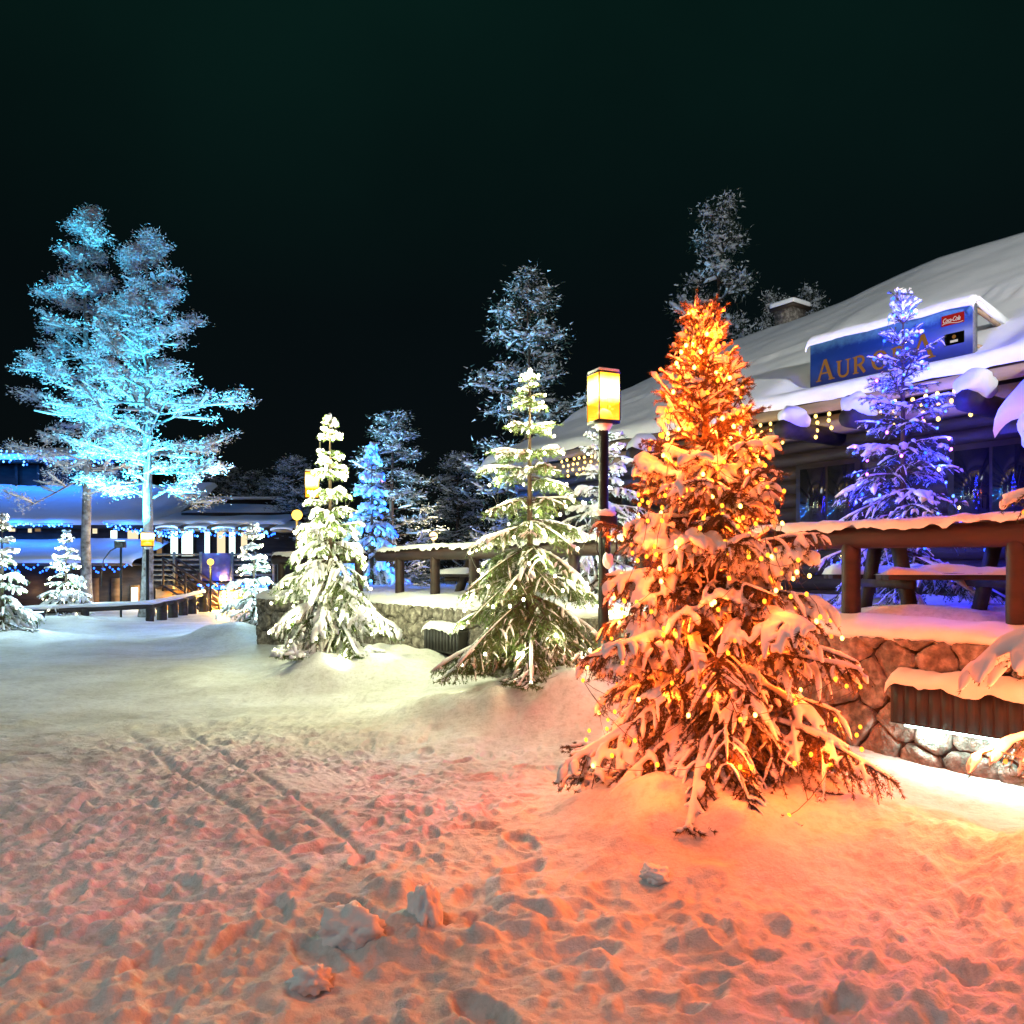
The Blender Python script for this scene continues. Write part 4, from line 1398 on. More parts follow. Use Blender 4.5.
# hollow the wind left round the sign and a step where snow has slid
Zs -= 0.16 * sstep(2.0, 1.4, np.abs(A_ + 3.0)) * sstep(0.02, 0.25, T_) * sstep(1.5, 0.6, T_)
Zs[0] = ZE + 0.02; Zs[1] = ZE + 0.10; Zs[2] = ZE + 0.19
Zs[:3] += 0.025 * fbm(A_[:3] / 0.4, T_[:3], 57, 3)
edge = np.clip((A_ - ra[0]) / 0.30, 0, 1)
Zs = Zs - 0.22 * (1 - edge) ** 2
v = np.stack([A_, T_ + T_E, Zs], -1).reshape(-1, 3)
nx, ny = len(ra), len(rt)
ii = (np.arange(ny - 1)[:, None] * nx + np.arange(nx - 1)[None, :]).ravel()
q = MB(); q.add(v, np.stack([ii, ii + 1, ii + 1 + nx, ii + nx], -1))
roof_snow = part('roof_snow', q, M['snow_soft'], bd, True)
q = MB()
q.prism([(T_E + 0.02, ZE - 0.14), (T_E + 7.0, ZE - 0.14 + 3.35), (T_E + 12, ZE + 0.6), (T_E + 12, ZE + 0.7), (T_E + 7.0, ZE + 3.33), (T_E + 0.02, ZE + 0.015)], BA0 - 0.18, BA1)
part('roof', q, M['wood_dark'], bd)
q = MB(); q.box(BA0 - 0.1, BA1, T_E - 0.015, T_E + 0.015, ZE - 0.16, ZE + 0.0); part('fascia_board', q, M['wood_pale'], bd)
q = MB(); q.box(BA0 + 0.4, BA1, T_E + 0.25, TW - 0.13, ZE - 0.42, ZE - 0.16); part('eave_beam', q, M['wood_pale'], bd)


def snow_heap(name, mb, parent):
    return part(name, mb, M['snow_soft'], parent, True)


# projecting purlin ends with big snow pillows
def purlin(px, py, sz, seed, tdist=0.55):
    off = T_E - tdist
    r = (px - 512) / F_PX
    b0 = WF + off * N2
    a = (r * b0[1] - b0[0]) / (E2[0] - r * E2[1])
    Y = b0[1] + a * E2[1]
    z = CAM_H + (HY - py) / F_PX * Y
    q = MB(); q.tube(np.array([[a, off - 0.22, z - sz * 0.45], [a, T_E + 0.6, z - sz * 0.45]]), 0.13, 12)
    o = part('purlin_end', q, M['wood_dark'], bd, True)
    q = MB(); q.blob((a, off + 0.08, z + sz * 0.05), (sz * 0.56, 0.30, sz * 0.56), seed, 0.22, 3, 1.5)
    part('snow_cap', q, M['snow_soft'], o, True)


purlin(791, 420, 0.33, 1); purlin(857, 408, 0.33, 2); purlin(974, 388, 0.38, 3); purlin(640, 446, 0.36, 4)
purlin(722, 428, 0.33, 6)

# windows and door along the front, dark, one faintly lit
M['glass_dark'] = mat_surface('glass_dark', (0.010, 0.010, 0.012), (0.02, 0.018, 0.016), 3, 0.08, 0, spec=0.6)
M['window_glow'] = mat_emit('window_glow', (1.0, 0.62, 0.22), 0.5)
for k, a in enumerate((-11.0, -8.6, -6.3, -4.0, -1.6, 0.6, 2.6)):
    q = MB(); q.box(a - 0.55, a + 0.55, TW - 0.20, TW - 0.11, 1.9, 3.2)
    fr = part('window', q, M['wood_dark'], bd)
    q = MB(); q.box(a - 0.47, a - 0.02, TW - 0.208, TW - 0.203, 1.98, 3.12); q.box(a + 0.02, a + 0.47, TW - 0.208, TW - 0.203, 1.98, 3.12)
    part('pane', q, M['glass_dark'], fr)
# chimney
pc = at(790, 330, 20.9)
ac, tc_ = wl_coords(pc.x, pc.y)
q = MB(); q.box(ac - 0.27, ac + 0.27, tc_ - 0.27, tc_ + 0.27, 6.6, 8.15); ch = part('chimney', q, M['stone'], bd)
q = MB(); q.box(ac - 0.36, ac + 0.36, tc_ - 0.36, tc_ + 0.36, 8.15, 8.23); part('chimney_cap', q, M['wood_dark'], ch)
q = MB(); q.box(ac - 0.37, ac + 0.37, tc_ - 0.37, tc_ + 0.37, 8.232, 8.36, 0.06); part('chimney_snow', q, M['snow_soft'], ch, True)

# porch at the right: lower roof with thick snow, log posts
q = MB()
xa = np.linspace(-0.70, 4.2, 90); ya = np.array([-0.02, -0.06, -0.03, 0.06, 0.2, 0.45, 0.75, 1.05, 1.3])
za = np.array([3.10, 3.18, 3.30, 3.42, 3.52, 3.68, 3.86, 4.02, 4.16])
X, Y = np.meshgrid(xa, ya); Z = np.repeat(za[:, None], 90, 1) + 0.04 * fbm(X / 0.6, Y / 0.5, 66, 3)
Z -= 0.16 * np.clip(1 - (X - xa[0]) / 0.22, 0, 1) ** 2
v = np.stack([X, Y + 3.25, Z], -1).reshape(-1, 3)
ii = (np.arange(8)[:, None] * 90 + np.arange(89)[None, :]).ravel()
q.add(v, np.stack([ii, ii + 1, ii + 91, ii + 90], -1))
pr = part('porch_snow', q, M['snow_soft'], bd, True)
q = MB(); q.prism([(3.26, 2.98), (4.55, 3.86), (4.55, 3.98), (3.26, 3.10)], -0.66, 4.2); part('porch_roof', q, M['wood_dark'], bd)
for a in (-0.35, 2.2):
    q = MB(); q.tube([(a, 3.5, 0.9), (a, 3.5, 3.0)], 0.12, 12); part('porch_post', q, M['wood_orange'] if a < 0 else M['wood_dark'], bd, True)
q = MB()
for k in range(14):
    q.box(0.0 + k * 0.16, 0.14 + k * 0.16, 4.0, 4.04, 1.0, 2.9)
part('porch_boarding', q, M['rail_grey'], bd)
q = MB(); q.tube([(-0.1, 2.95, 2.72), (-0.1, 3.6, 2.72)], 0.14, 12); o = part('porch_beam', q, M['wood_dark'], bd, True)
q = MB(); q.blob((-0.1, 3.15, 2.95), (0.30, 0.34, 0.26), 8, 0.12, 3, 1.4); part('snow_cap', q, M['snow_soft'], o, True)

# warm icicle lights under the eave
def eave_lights(label, a0, a1, seed, t_off=0.12, n=26, zt=ZE - 0.18):
    t = thing('icicle_lights', label, 'string lights', WL(0, T_E - t_off, 0), ROT, 'warm icicle lights under the restaurant eave')
    rs = np.random.RandomState(seed)
    q = MB(); q.tube([(a0, 0, zt), (a1, 0, zt)], 0.006, 5)
    me = bulb_mesh(0.024).copy(); me.name = 'bulb'; me.materials.clear(); me.materials.append(M['bulb_eave'])
    drops = np.linspace(a0, a1, max(3, int((a1 - a0) / 0.16)))
    c = 0
    for k, a in enumerate(drops):
        ln = 0.12 + 0.26 * abs(math.sin(k * 1.9 + seed))
        q.tube([(a, 0, zt), (a, 0, zt - ln)], 0.003, 4)
        for j in range(int(ln / 0.1) + 1):
            o = bpy.data.objects.new('bulb', me); C.objects.link(o); o.parent = t
            o.location = (a + rs.randn() * 0.02, rs.randn() * 0.015, zt - 0.03 - j * 0.105 - 0.02 * rs.rand()); c += 1
    part('wire', q, M['wire'], t, True)
    for a in np.linspace(a0, a1, max(2, int((a1 - a0) / 0.7))):
        point_light('bulb_glow', (a, -0.06, zt - 0.15), 1.6, (1.0, 0.72, 0.25), 0.05, t)
    return t


M['bulb_eave'] = mat_emit('bulb_eave', (1.0, 0.62, 0.14), 5)
eave_lights('warm icicle lights under the eave just right of the orange spruce', -4.9, -3.5, 2)
eave_lights('warm icicle lights under the eave right of the violet-blue spruce', -2.9, -1.55, 4)
eave_lights('warm icicle lights under the eave behind the tall lamp post', -9.7, -8.4, 6)

# the sign on the roof
SA0, SA1 = -4.25, -1.81
sg = thing('roof_sign', 'deep blue illuminated sign with gold letters and snow on top standing on the restaurant roof', 'sign', WL(SA0, 5.05, 0), ROT)
SW = SA1 - SA0


def sign_mat():
    m, t, o = new_mat('sign_blue')
    tcn = t.nodes.new('ShaderNodeTexCoord'); s = t.nodes.new('ShaderNodeSeparateXYZ'); t.links.new(tcn.outputs['Object'], s.inputs[0])
    n = t.nodes.new('ShaderNodeTexNoise'); n.inputs['Scale'].default_value = 7; n.inputs['Detail'].default_value = 8; n.inputs['Roughness'].default_value = 0.75
    t.links.new(tcn.outputs['Object'], n.inputs['Vector'])
    mr = t.nodes.new('ShaderNodeMapRange'); mr.inputs[1].default_value = 4.38; mr.inputs[2].default_value = 5.05
    t.links.new(s.outputs['Z'], mr.inputs[0])
    ad = t.nodes.new('ShaderNodeMath'); ad.operation = 'MULTIPLY_ADD'; ad.inputs[1].default_value = 0.55; t.links.new(n.outputs['Fac'], ad.inputs[0]); t.links.new(mr.outputs[0], ad.inputs[2])
    r = t.nodes.new('ShaderNodeValToRGB')
    r.color_ramp.elements[0].position = 0.35; r.color_ramp.elements[0].color = (0.003, 0.010, 0.10, 1)
    r.color_ramp.elements[1].position = 1.35 / 1.5; r.color_ramp.elements[1].color = (0.003, 0.022, 0.16, 1)
    r2 = t.nodes.new('ShaderNodeValToRGB'); r2.color_ramp.elements[0].position = 1.0; r2.color_ramp.elements[0].color = (0, 0, 0, 1)
    r2.color_ramp.elements[1].position = 1.0; r2.color_ramp.elements[1].color = (0.3, 0.5, 0.75, 1)
    t.links.new(ad.outputs[0], r.inputs[0])
    # paler blue towards the top edge, broken up by noise
    sc_ = t.nodes.new('ShaderNodeMath'); sc_.operation = 'MULTIPLY'; sc_.inputs[1].default_value = 0.75; t.links.new(ad.outputs[0], sc_.inputs[0])
    fr = t.nodes.new('ShaderNodeValToRGB'); fr.color_ramp.elements[0].position = 0.76; fr.color_ramp.elements[1].position = 1.0
    fr.color_ramp.elements[0].color = (0, 0, 0, 1); fr.color_ramp.elements[1].color = (1, 1, 1, 1); t.links.new(sc_.outputs[0], fr.inputs[0])
    mx = t.nodes.new('ShaderNodeMix'); mx.data_type = 'RGBA'; mx.inputs[7].default_value = (0.10, 0.24, 0.50, 1)
    t.links.new(fr.outputs[0], mx.inputs[0]); t.links.new(r.outputs[0], mx.inputs[6])
    p = t.nodes.new('ShaderNodeBsdfPrincipled'); t.links.new(mx.outputs[2], p.inputs['Base Color']); p.inputs['Roughness'].default_value = 0.5
    t.links.new(mx.outputs[2], p.inputs['Emission Color']); p.inputs['Emission Strength'].default_value = 0.45
    t.links.new(p.outputs[0], o.inputs[0])
    return m


M['sign_blue'] = sign_mat()
q = MB(); q.box(0, SW, 0, 0.10, 4.38, 5.03); part('board', q, M['sign_blue'], sg)
q = MB(); q.box(-0.012, SW + 0.012, 0.011, 0.112, 4.366, 5.044); part('case', q, M['rail_grey'], sg)
xa = np.linspace(-0.05, SW + 0.05, 80); ya = np.array([-0.05, -0.07, -0.055, 0.0, 0.08, 0.2, 0.35, 0.5])
za = np.array([5.005, 5.04, 5.10, 5.155, 5.175, 5.16, 5.10, 5.0])
X, Y = np.meshgrid(xa, ya); Z = np.repeat(za[:, None], 80, 1) + 0.015 * fbm(X / 0.35, Y / 0.3, 12, 3)
ed = np.minimum(X - xa[0], xa[-1] - X); Z -= 0.10 * np.clip(1 - ed / 0.06, 0, 1) ** 2
ii = (np.arange(7)[:, None] * 80 + np.arange(79)[None, :]).ravel()
q = MB(); q.add(np.stack([X, Y, Z], -1).reshape(-1, 3), np.stack([ii, ii + 1, ii + 81, ii + 80], -1)); part('snow_cap', q, M['snow_soft'], sg, True)
for x in (0.2, SW - 0.03):
    q = MB(); q.tube([(x, 0.08, 5.0), (x, 0.95, 4.86)], 0.03, 8); q.tube([(x, 0.08, 4.5), (x, 0.5, 4.52)], 0.03, 8); part('bracket', q, M['wood_pale'], sg)
q = MB(); q.prism([(0.10, 5.05), (0.95, 4.86), (0.95, 4.98), (0.10, 5.14)], SW - 0.10, SW + 0.04); part('bracket_snow', q, M['snow_soft'], sg)


def text_part(name, s, size, x, z, mat, parent, y=-0.004, sx=1.0, shear=0.0, ext=0.003, align='LEFT', spacing=1.0):
    cu = bpy.data.curves.new(name, 'FONT'); cu.body = s; cu.size = size; cu.extrude = ext; cu.shear = shear; cu.space_character = spacing
    cu.align_x = align; cu.resolution_u = 4
    tmp = bpy.data.objects.new(name, cu); C.objects.link(tmp)
    dg = bpy.context.evaluated_depsgraph_get()
    me = bpy.data.meshes.new_from_object(tmp.evaluated_get(dg), depsgraph=dg)
    bpy.data.objects.remove(tmp); bpy.data.curves.remove(cu)
    me.transform(Matrix(((sx, 0, 0, x), (0, 0, -1, y), (0, 1, 0, z), (0, 0, 0, 1))))
    return part(name, me, mat, parent)


M['gold_letter'] = mat_emit('gold_letter', (0.80, 0.36, 0.09), 0.26)
M['faint_letter'] = mat_emit('faint_letter', (0.004, 0.02, 0.14), 1.0)


# serifed capitals drawn as strokes: thick and thin stems with feet
def stroke_letters(name, txt, mat, parent, x0, zb):
    q = MB()

    def bar(p0, p1, w):
        nonlocal q
        p0 = np.array(p0); p1 = np.array(p1); d = p1 - p0; d = d / np.linalg.norm(d); n = np.array([-d[1], d[0]]) * w / 2
        c = [p0 + n, p1 + n, p1 - n, p0 - n]
        bar.k += 1
        y = -0.006 - 0.0006 * (bar.k % 7)
        v = [(a[0], y, a[1]) for a in c] + [(a[0], 0.0, a[1]) for a in c]
        q.add(v, [[0, 3, 2, 1], [0, 1, 5, 4], [1, 2, 6, 5], [2, 3, 7, 6], [3, 0, 4, 7]])
    bar.k = 0
    x = x0
    for chx, h, wd in txt:
        q = MB()
        s = h
        if chx == 'A':
            bar((x, zb), (x + wd * 0.5, zb + s), 0.030 * s / 0.3); bar((x + wd, zb), (x + wd * 0.5, zb + s), 0.050 * s / 0.3)
            bar((x + wd * 0.2, zb + s * 0.36), (x + wd * 0.8, zb + s * 0.36), 0.022)
            bar((x - 0.04, zb + .008), (x + 0.05, zb + .008), 0.016); bar((x + wd - 0.05, zb + .008), (x + wd + 0.05, zb + .008), 0.016)
        if chx == 'U':
            bar((x, zb + s), (x, zb + s * 0.28), 0.045); bar((x + wd, zb + s), (x + wd, zb + s * 0.28), 0.026)
            P = [(x + wd / 2 - math.cos(a) * wd / 2, zb + s * 0.28 - math.sin(a) * s * 0.27) for a in np.linspace(0, PI, 9)]
            for k in range(8):
                bar(P[k], P[k + 1], 0.034)
            bar((x - 0.045, zb + s - .008), (x + 0.045, zb + s - .008), 0.016); bar((x + wd - 0.04, zb + s - .008), (x + wd + 0.04, zb + s - .008), 0.016)
        if chx == 'R':
            bar((x, zb), (x, zb + s), 0.045)
            P = [(x + wd * 0.35 + math.sin(a) * wd * 0.5, zb + s * 0.74 + math.cos(a) * s * 0.25) for a in np.linspace(0, PI, 9)]
            bar((x, zb + s * 0.99), P[0], 0.022); bar((x, zb + s * 0.49), P[-1], 0.022)
            for k in range(8):
                bar(P[k], P[k + 1], 0.036)
            bar((x + wd * 0.4, zb + s * 0.49), (x + wd * 0.95, zb), 0.045)
            bar((x - 0.045, zb + .008), (x + 0.045, zb + .008), 0.016); bar((x - 0.045, zb + s - .008), (x + 0.02, zb + s - .008), 0.016)
        if chx == 'O':
            P = [(x + wd / 2 + math.cos(a) * wd / 2, zb + s / 2 + math.sin(a) * s / 2) for a in np.linspace(0, 2 * PI, 21)]
            for k in range(20):
                bar(P[k], P[k + 1], 0.026 + 0.022 * abs(math.cos((k + .5) / 20 * 2 * PI)))
        x += wd + 0.125
        part(name, q, mat, parent)


stroke_letters('letter', [('A', 0.32, 0.23), ('U', 0.25, 0.15), ('R', 0.25, 0.15), ('O', 0.25, 0.20), ('R', 0.25, 0.15), ('A', 0.34, 0.26)], M['gold_letter'], sg, 0.14, 4.435)
M['logo_red'] = mat_emit('logo_red', (0.55, 0.02, 0.02), 0.55)
M['logo_white'] = mat_emit('logo_white', (0.95, 0.85, 0.82), 0.6)
M['logo_black'] = mat_emit('logo_black', (0.002, 0.002, 0.002), 1)
q = MB(); q.box(SW - 0.40, SW - 0.10, -0.012, -0.002, 4.815, 4.955, 0.004); lg = part('red_logo_panel', q, M['logo_red'], sg)
text_part('script_lettering', 'Coca-Cola', 0.088, SW - 0.385, 4.855, M['logo_white'], lg, y=-0.014, sx=0.68, shear=0.35, spacing=0.9)
q = MB()
xs_ = np.linspace(0, 1, 12)
for k in range(11):
    q.add([(SW - 0.39 + 0.28 * xs_[k], -0.0145, 4.832 + 0.012 * math.sin(xs_[k] * 6)), (SW - 0.39 + 0.28 * xs_[k + 1], -0.0145, 4.832 + 0.012 * math.sin(xs_[k + 1] * 6)),
           (SW - 0.39 + 0.28 * xs_[k + 1], -0.0145, 4.840 + 0.012 * math.sin(xs_[k + 1] * 6)), (SW - 0.39 + 0.28 * xs_[k], -0.0145, 4.840 + 0.012 * math.sin(xs_[k] * 6))], [[0, 1, 2, 3]])
part('script_swash', q, M['logo_white'], lg)
q = MB(); q.box(SW - 0.36, SW - 0.10, -0.012, -0.002, 4.545, 4.70, 0.004); lg2 = part('black_logo_panel', q, M['logo_black'], sg)
q = MB(); q.tube([(SW - 0.23, -0.0135, 4.645), (SW - 0.23, -0.017, 4.645)], 0.026, 12); part('crest', q, M['gold_letter'], lg2)
q = MB(); q.box(SW - 0.28, SW - 0.18, -0.016, -0.0125, 4.572, 4.602); part('crest_band', q, M['logo_white'], lg2)


# ------------------------------------------------------------------ lamp posts
def amber_glass(name, zlo, zhi, power):
    m, t, o = new_mat(name)
    tcn = t.nodes.new('ShaderNodeTexCoord'); s = t.nodes.new('ShaderNodeSeparateXYZ'); t.links.new(tcn.outputs['Object'], s.inputs[0])
    mr = t.nodes.new('ShaderNodeMapRange'); mr.inputs[1].default_value = zlo; mr.inputs[2].default_value = zhi; t.links.new(s.outputs['Z'], mr.inputs[0])
    n = t.nodes.new('ShaderNodeTexNoise'); n.inputs['Scale'].default_value = 9; n.inputs['Detail'].default_value = 4; t.links.new(tcn.outputs['Object'], n.inputs['Vector'])
    ad = t.nodes.new('ShaderNodeMath'); ad.operation = 'MULTIPLY_ADD'; ad.inputs[1].default_value = 0.16; t.links.new(n.outputs['Fac'], ad.inputs[0]); t.links.new(mr.outputs[0], ad.inputs[2])
    r = t.nodes.new('ShaderNodeValToRGB')
    r.color_ramp.elements[0].position = 0.05; r.color_ramp.elements[0].color = (0.9, 0.36, 0.03, 1)
    r.color_ramp.elements[1].position = 0.95; r.color_ramp.elements[1].color = (1.6, 0.62, 0.03, 1)
    e1 = r.color_ramp.elements.new(0.40); e1.color = (0.85, 0.27, 0.008, 1)
    e2 = r.color_ramp.elements.new(0.72); e2.color = (9.0, 6.2, 1.3, 1)  # white-hot core of the bulb painted into the pane's emission
    t.links.new(ad.outputs[0], r.inputs[0])
    em = t.nodes.new('ShaderNodeEmission'); em.inputs[1].default_value = power; t.links.new(r.outputs[0], em.inputs[0])
    tr = t.nodes.new('ShaderNodeBsdfTransparent'); tr.inputs[0].default_value = (1.0, 0.72, 0.22, 1)
    mx = t.nodes.new('ShaderNodeMixShader'); mx.inputs[0].default_value = 0.62
    t.links.new(tr.outputs[0], mx.inputs[1]); t.links.new(em.outputs[0], mx.inputs[2]); t.links.new(mx.outputs[0], o.inputs[0])
    m.cycles.emission_sampling = 'NONE'
    return m


M['amber_glass'] = amber_glass('amber_glass', 0, 0.5, 3.2)


def lamp_post(label, x, y, ztop, power, rotz=0.25, bw=0.118, bh=0.49, col=(1.0, 0.66, 0.22), bracket=False, z0=None):
    z0 = gz(x, y) - 0.05 if z0 is None else z0
    t = thing('lamp_post', label, 'lamp post', (x, y, z0), rotz, 'lantern lamp posts of the village')
    H = ztop - z0; zb = H - bh
    q = MB(); q.tube([(0, 0, 0), (0, 0, 0.9), (0, 0, zb)], [0.058, 0.052, 0.048], 14); part('pole', q, M['metal_black'], t, True)
    q = MB()
    q.box(-bw, bw, -bw, bw, zb - 0.012, zb + 0.02)
    for sx in (-1, 1):
        for sy in (-1, 1):
            q.box(sx * bw - 0.0055, sx * bw + 0.0055, sy * bw - 0.0055, sy * bw + 0.0055, zb + 0.02, H - 0.018)
    q.box(-bw - 0.006, bw + 0.006, -bw - 0.006, bw + 0.006, H - 0.012, H)
    lf = part('lantern', q, M['metal_black'], t)
    hb = bh - 0.034
    for k in range(4):
        g = MB(); g.add([(-bw + 0.006, -bw, 0), (bw - 0.006, -bw, 0), (bw - 0.006, -bw, hb), (-bw + 0.006, -bw, hb)], [[0, 1, 2, 3]])
        o = part('glass_pane', g, M['amber_glass'], lf)
        o.location = (0, 0, zb + 0.02); o.rotation_euler.z = k * PI / 2
    q = MB(); q.blob((0, 0, zb + 0.30), (0.045, 0.045, 0.06), 1, 0.0, 2); part('lamp_bulb', q, M['lamp_bulb'], lf, True)
    q = MB(); q.blob((0, 0, zb + 0.02), (bw * 0.8, bw * 0.8, 0.12), 3, 0.15, 3); part('drifted_snow', q, M['snow_soft'], lf, True)
    q = MB(); q.box(-bw, bw, -bw, bw, H + 0.002, H + 0.035, 0.014); part('snow_cap', q, M['snow_soft'], lf, True)
    point_light('lamp_glow', (0, 0, zb + 0.30), power, col, 0.05, t)
    if bracket:
        q = MB(); q.box(-0.10, 0.10, -0.11, 0.09, 1.47, 1.58, 0.02); q.tube([(0, -0.06, 1.12), (0, -0.06, 1.47)], 0.04, 10)
        q.tube([(0.10, -0.06, 1.45), (0.115, -0.06, 1.25), (0.05, -0.06, 1.12)], 0.008, 6); q.tube([(-0.10, -0.06, 1.45), (-0.115, -0.06, 1.25), (-0.05, -0.06, 1.12)], 0.008, 6)
        o = part('junction_box', q, M['metal_black'], t)
        q = MB(); q.blob((0, -0.02, 1.595), (0.11, 0.11, 0.055), 7, 0.3, 3, 2.2); q.blob((0, -0.10, 1.14), (0.05, 0.035, 0.07), 8, 0.3, 3, 2.2)
        part('snow_cap', q, M['snow_soft'], o, True)
    return t


M['lamp_bulb'] = mat_emit('lamp_bulb', (1.0, 0.85, 0.5), 20)
y_ = 8.15
lamp_post('tall black lamp post with a glowing amber box lantern beside the orange spruce', (603.5 - 512) / F_PX * y_, y_, CAM_H + (HY - 374) / F_PX * y_, 420, 0.42, bracket=True)
y_ = 15.0
lamp_post('lamp post with an amber lantern seen through the brilliant white-lit spruce', (312 - 512) / F_PX * y_, y_, CAM_H + (HY - 472) / F_PX * y_, 300, 0.2)
y_ = 25.5
lamp_post('amber lantern lamp post at the fence, beside the trunk of the cyan pine', (147.5 - 512) / F_PX * y_, y_, CAM_H + (HY - 533) / F_PX * y_, 260, 0.3, bw=0.17, bh=0.42)


def globe_lamp(label, px, py, Y, power, col, r=0.14):
    p = at(px, py, Y)
    t = thing('globe_lamp', label, 'lamp post', (p.x, p.y, 0), 0, 'globe lamps in the distance')
    q = MB(); q.tube([(0, 0, 0), (0, 0, p.z - r)], 0.045, 8); part('pole', q, M['metal_black'], t, True)
    q = MB(); q.blob((0, 0, p.z), r, 1, 0, 3); part('globe', q, mat_emit('globe_glow', (1.0, col[1] * 0.85, col[2] * 0.5), 5), t, True)
    point_light('lamp_glow', (0, -r - 0.12, p.z), power, col, 0.05, t)
    return t


globe_lamp('yellow globe lamp glowing left of the brilliant white-lit spruce', 297, 515, 27.0, 260, (1.0, 0.62, 0.12), 0.17)
globe_lamp('warm white globe lamp shining above the snowy far rail', 433.5, 536, 30.0, 200, (1.0, 0.80, 0.45), 0.15)
globe_lamp('yellow globe lamp on a post in front of the wooden stairs', 210.5, 562, 30.5, 160, (1.0, 0.66, 0.12), 0.12)

# ------------------------------------------------------------------ rail fence on the left
ft = thing('rail_fence', 'low snow-capped single-rail fence across the yard before the blue-roofed lodge', 'fence', (0, 0, 0))
fp = [at(-70, 612, 23.5), at(-5, 613, 23.8), at(85, 609, 24.8), at(150, 606, 25.3), at(180, 600, 27.8), at(203, 594, 31)]
P = np.array([[p.x, p.y, p.z] for p in fp])
Pd = np.array([P[int(k)] * (1 - k % 1) + P[min(5, int(k) + 1)] * (k % 1) for k in np.linspace(0, 5, 41)])
q = MB(); q.tube(Pd, 0.09, 10); part('rail', q, M['wood_dark'], ft, True)
q = MB(); q.tube(Pd + np.array([0, 0, 0.10]), 0.10 * (1 + 0.15 * vnoise(np.arange(41) * 0.7, np.arange(41) * 0.0, 3)), 10, 0.75); part('snow_cap', q, M['snow_soft'], ft, True)
for k in (8, 16, 24, 27, 30, 33, 36, 40):
    q = MB(); q.tube([(Pd[k][0], Pd[k][1], -0.5), (Pd[k][0], Pd[k][1], Pd[k][2] + 0.02)], 0.16 if k > 24 else 0.12, 10); part('post', q, M['wood_dark'], ft, True)

# ------------------------------------------------------------------ the lodge on the far left (blue-lit, stepped snowy roofs)
lo = thing('lodge', 'long lodge with stepped snowy roofs bathed in blue light on the far left', 'building', (0, 0, 0))
X0, X1 = -27.0, -14.6


def sheet(x0, x1, y0, y1, z0, z1, amp, seed, thick=0.25, nx=70, ny=16):
    xa = np.linspace(x0, x1, nx); f = np.concatenate([[0, 0, 0.01], np.linspace(0.03, 1, ny)])
    X, Fq = np.meshgrid(xa, f)
    Y = y0 + (y1 - y0) * Fq; Z = z0 + thick + (z1 - z0) * Fq + amp * fbm(X / 1.8, Fq * 3, seed, 3) * np.clip(Fq * 4, 0, 1)
    Z[0] = z0; Z[1] = z0 + thick * 0.55; Y[1] -= 0.06; Z[2] = z0 + thick * 0.9
    Z -= thick * 0.7 * np.clip(1 - np.minimum(X - x0, x1 - X) / 0.3, 0, 1) ** 2
    ny2 = len(f)
    ii = (np.arange(ny2 - 1)[:, None] * nx + np.arange(nx - 1)[None, :]).ravel()
    q = MB(); q.add(np.stack([X, Y, Z], -1).reshape(-1, 3), np.stack([ii, ii + 1, ii + 1 + nx, ii + nx], -1)); return q


q = MB(); q.box(X0, X1 - 0.5, 33.4, 44, -1.0, 1.75); q.box(X0, X1 - 0.4, 35.6, 44, 1.7, 3.55); part('wall', q, M['wood_dark'], lo)
q = MB(); q.box(X0, -18.9, 41.2, 44, 3.5, 7.1); part('upper_wall', q, M['wood_dark'], lo)
q = MB()
for k in range(7):
    q = MB(); q.box(X0 + 1.0 + k * 1.1, X0 + 1.12 + k * 1.1, 41.05, 41.2, 5.6, 7.0); part('upper_post', q, M['wood_dark'], lo)
for nm, a in (('porch_roof_snow', (X0, X1 - 0.3, 32.2, 35.7, 1.85, 2.75, 0.06, 3, 0.22)), ('main_roof_snow', (X0, X1 - 0.2, 34.9, 41.3, 3.5, 5.65, 0.10, 4, 0.28)), ('upper_roof_snow', (X0, -18.5, 40.4, 45, 7.05, 8.0, 0.08, 5, 0.3))):
    part(nm, sheet(*a), M['snow_soft'], lo, True)
for nm, a in (('porch_roof', (X0, X1 - 0.4, 32.25, 35.6, 1.75, 1.84)), ('main_roof', (X0, X1 - 0.25, 34.95, 35.5, 3.38, 3.49)), ('upper_roof', (X0, -18.6, 40.45, 41.1, 6.93, 7.04))):
    q = MB(); q.box(*a); part(nm, q, M['wood_dark'], lo)
M['win_warm'] = mat_emit('win_warm', (1.0, 0.82, 0.50), 1.1)
M['win_white'] = mat_emit('win_white', (0.80, 1.0, 0.92), 2.0)
M['win_dim'] = mat_emit('win_dim', (0.75, 0.45, 0.20), 0.35)
for px, py0, py1, w_, mt in ((12, 526, 532, 8, 'win_warm'), (30, 526, 533, 5, 'win_warm'), (38, 527, 532, 7, 'win_dim'), (95, 528, 534, 6, 'win_warm'), (114, 530, 541, 8, 'win_white'), (133, 530, 540, 12, 'win_warm')):
    a = at(px - w_ / 2, py1, 35.56); b = at(px + w_ / 2, py0, 35.56)
    q = MB(); q.box(a.x, b.x, 35.555, 35.595, a.z, b.z); o = part('window', q, M['wood_dark'], lo)
    q = MB(); q.box(a.x + 0.03, b.x - 0.03, 35.545, 35.552, a.z + 0.02, b.z - 0.02); part('pane', q, M[mt], o)
for px, w_, mt in ((95, 8, 'wood_dark'), (116, 9, 'wood_dark')):
    a = at(px - w_ / 2, 612, 33.36); b = at(px + w_ / 2, 578, 33.36)
    q = MB(); q.box(a.x, b.x, 33.33, 33.38, -0.2, b.z); part('door', q, M['wood_orange'], lo)
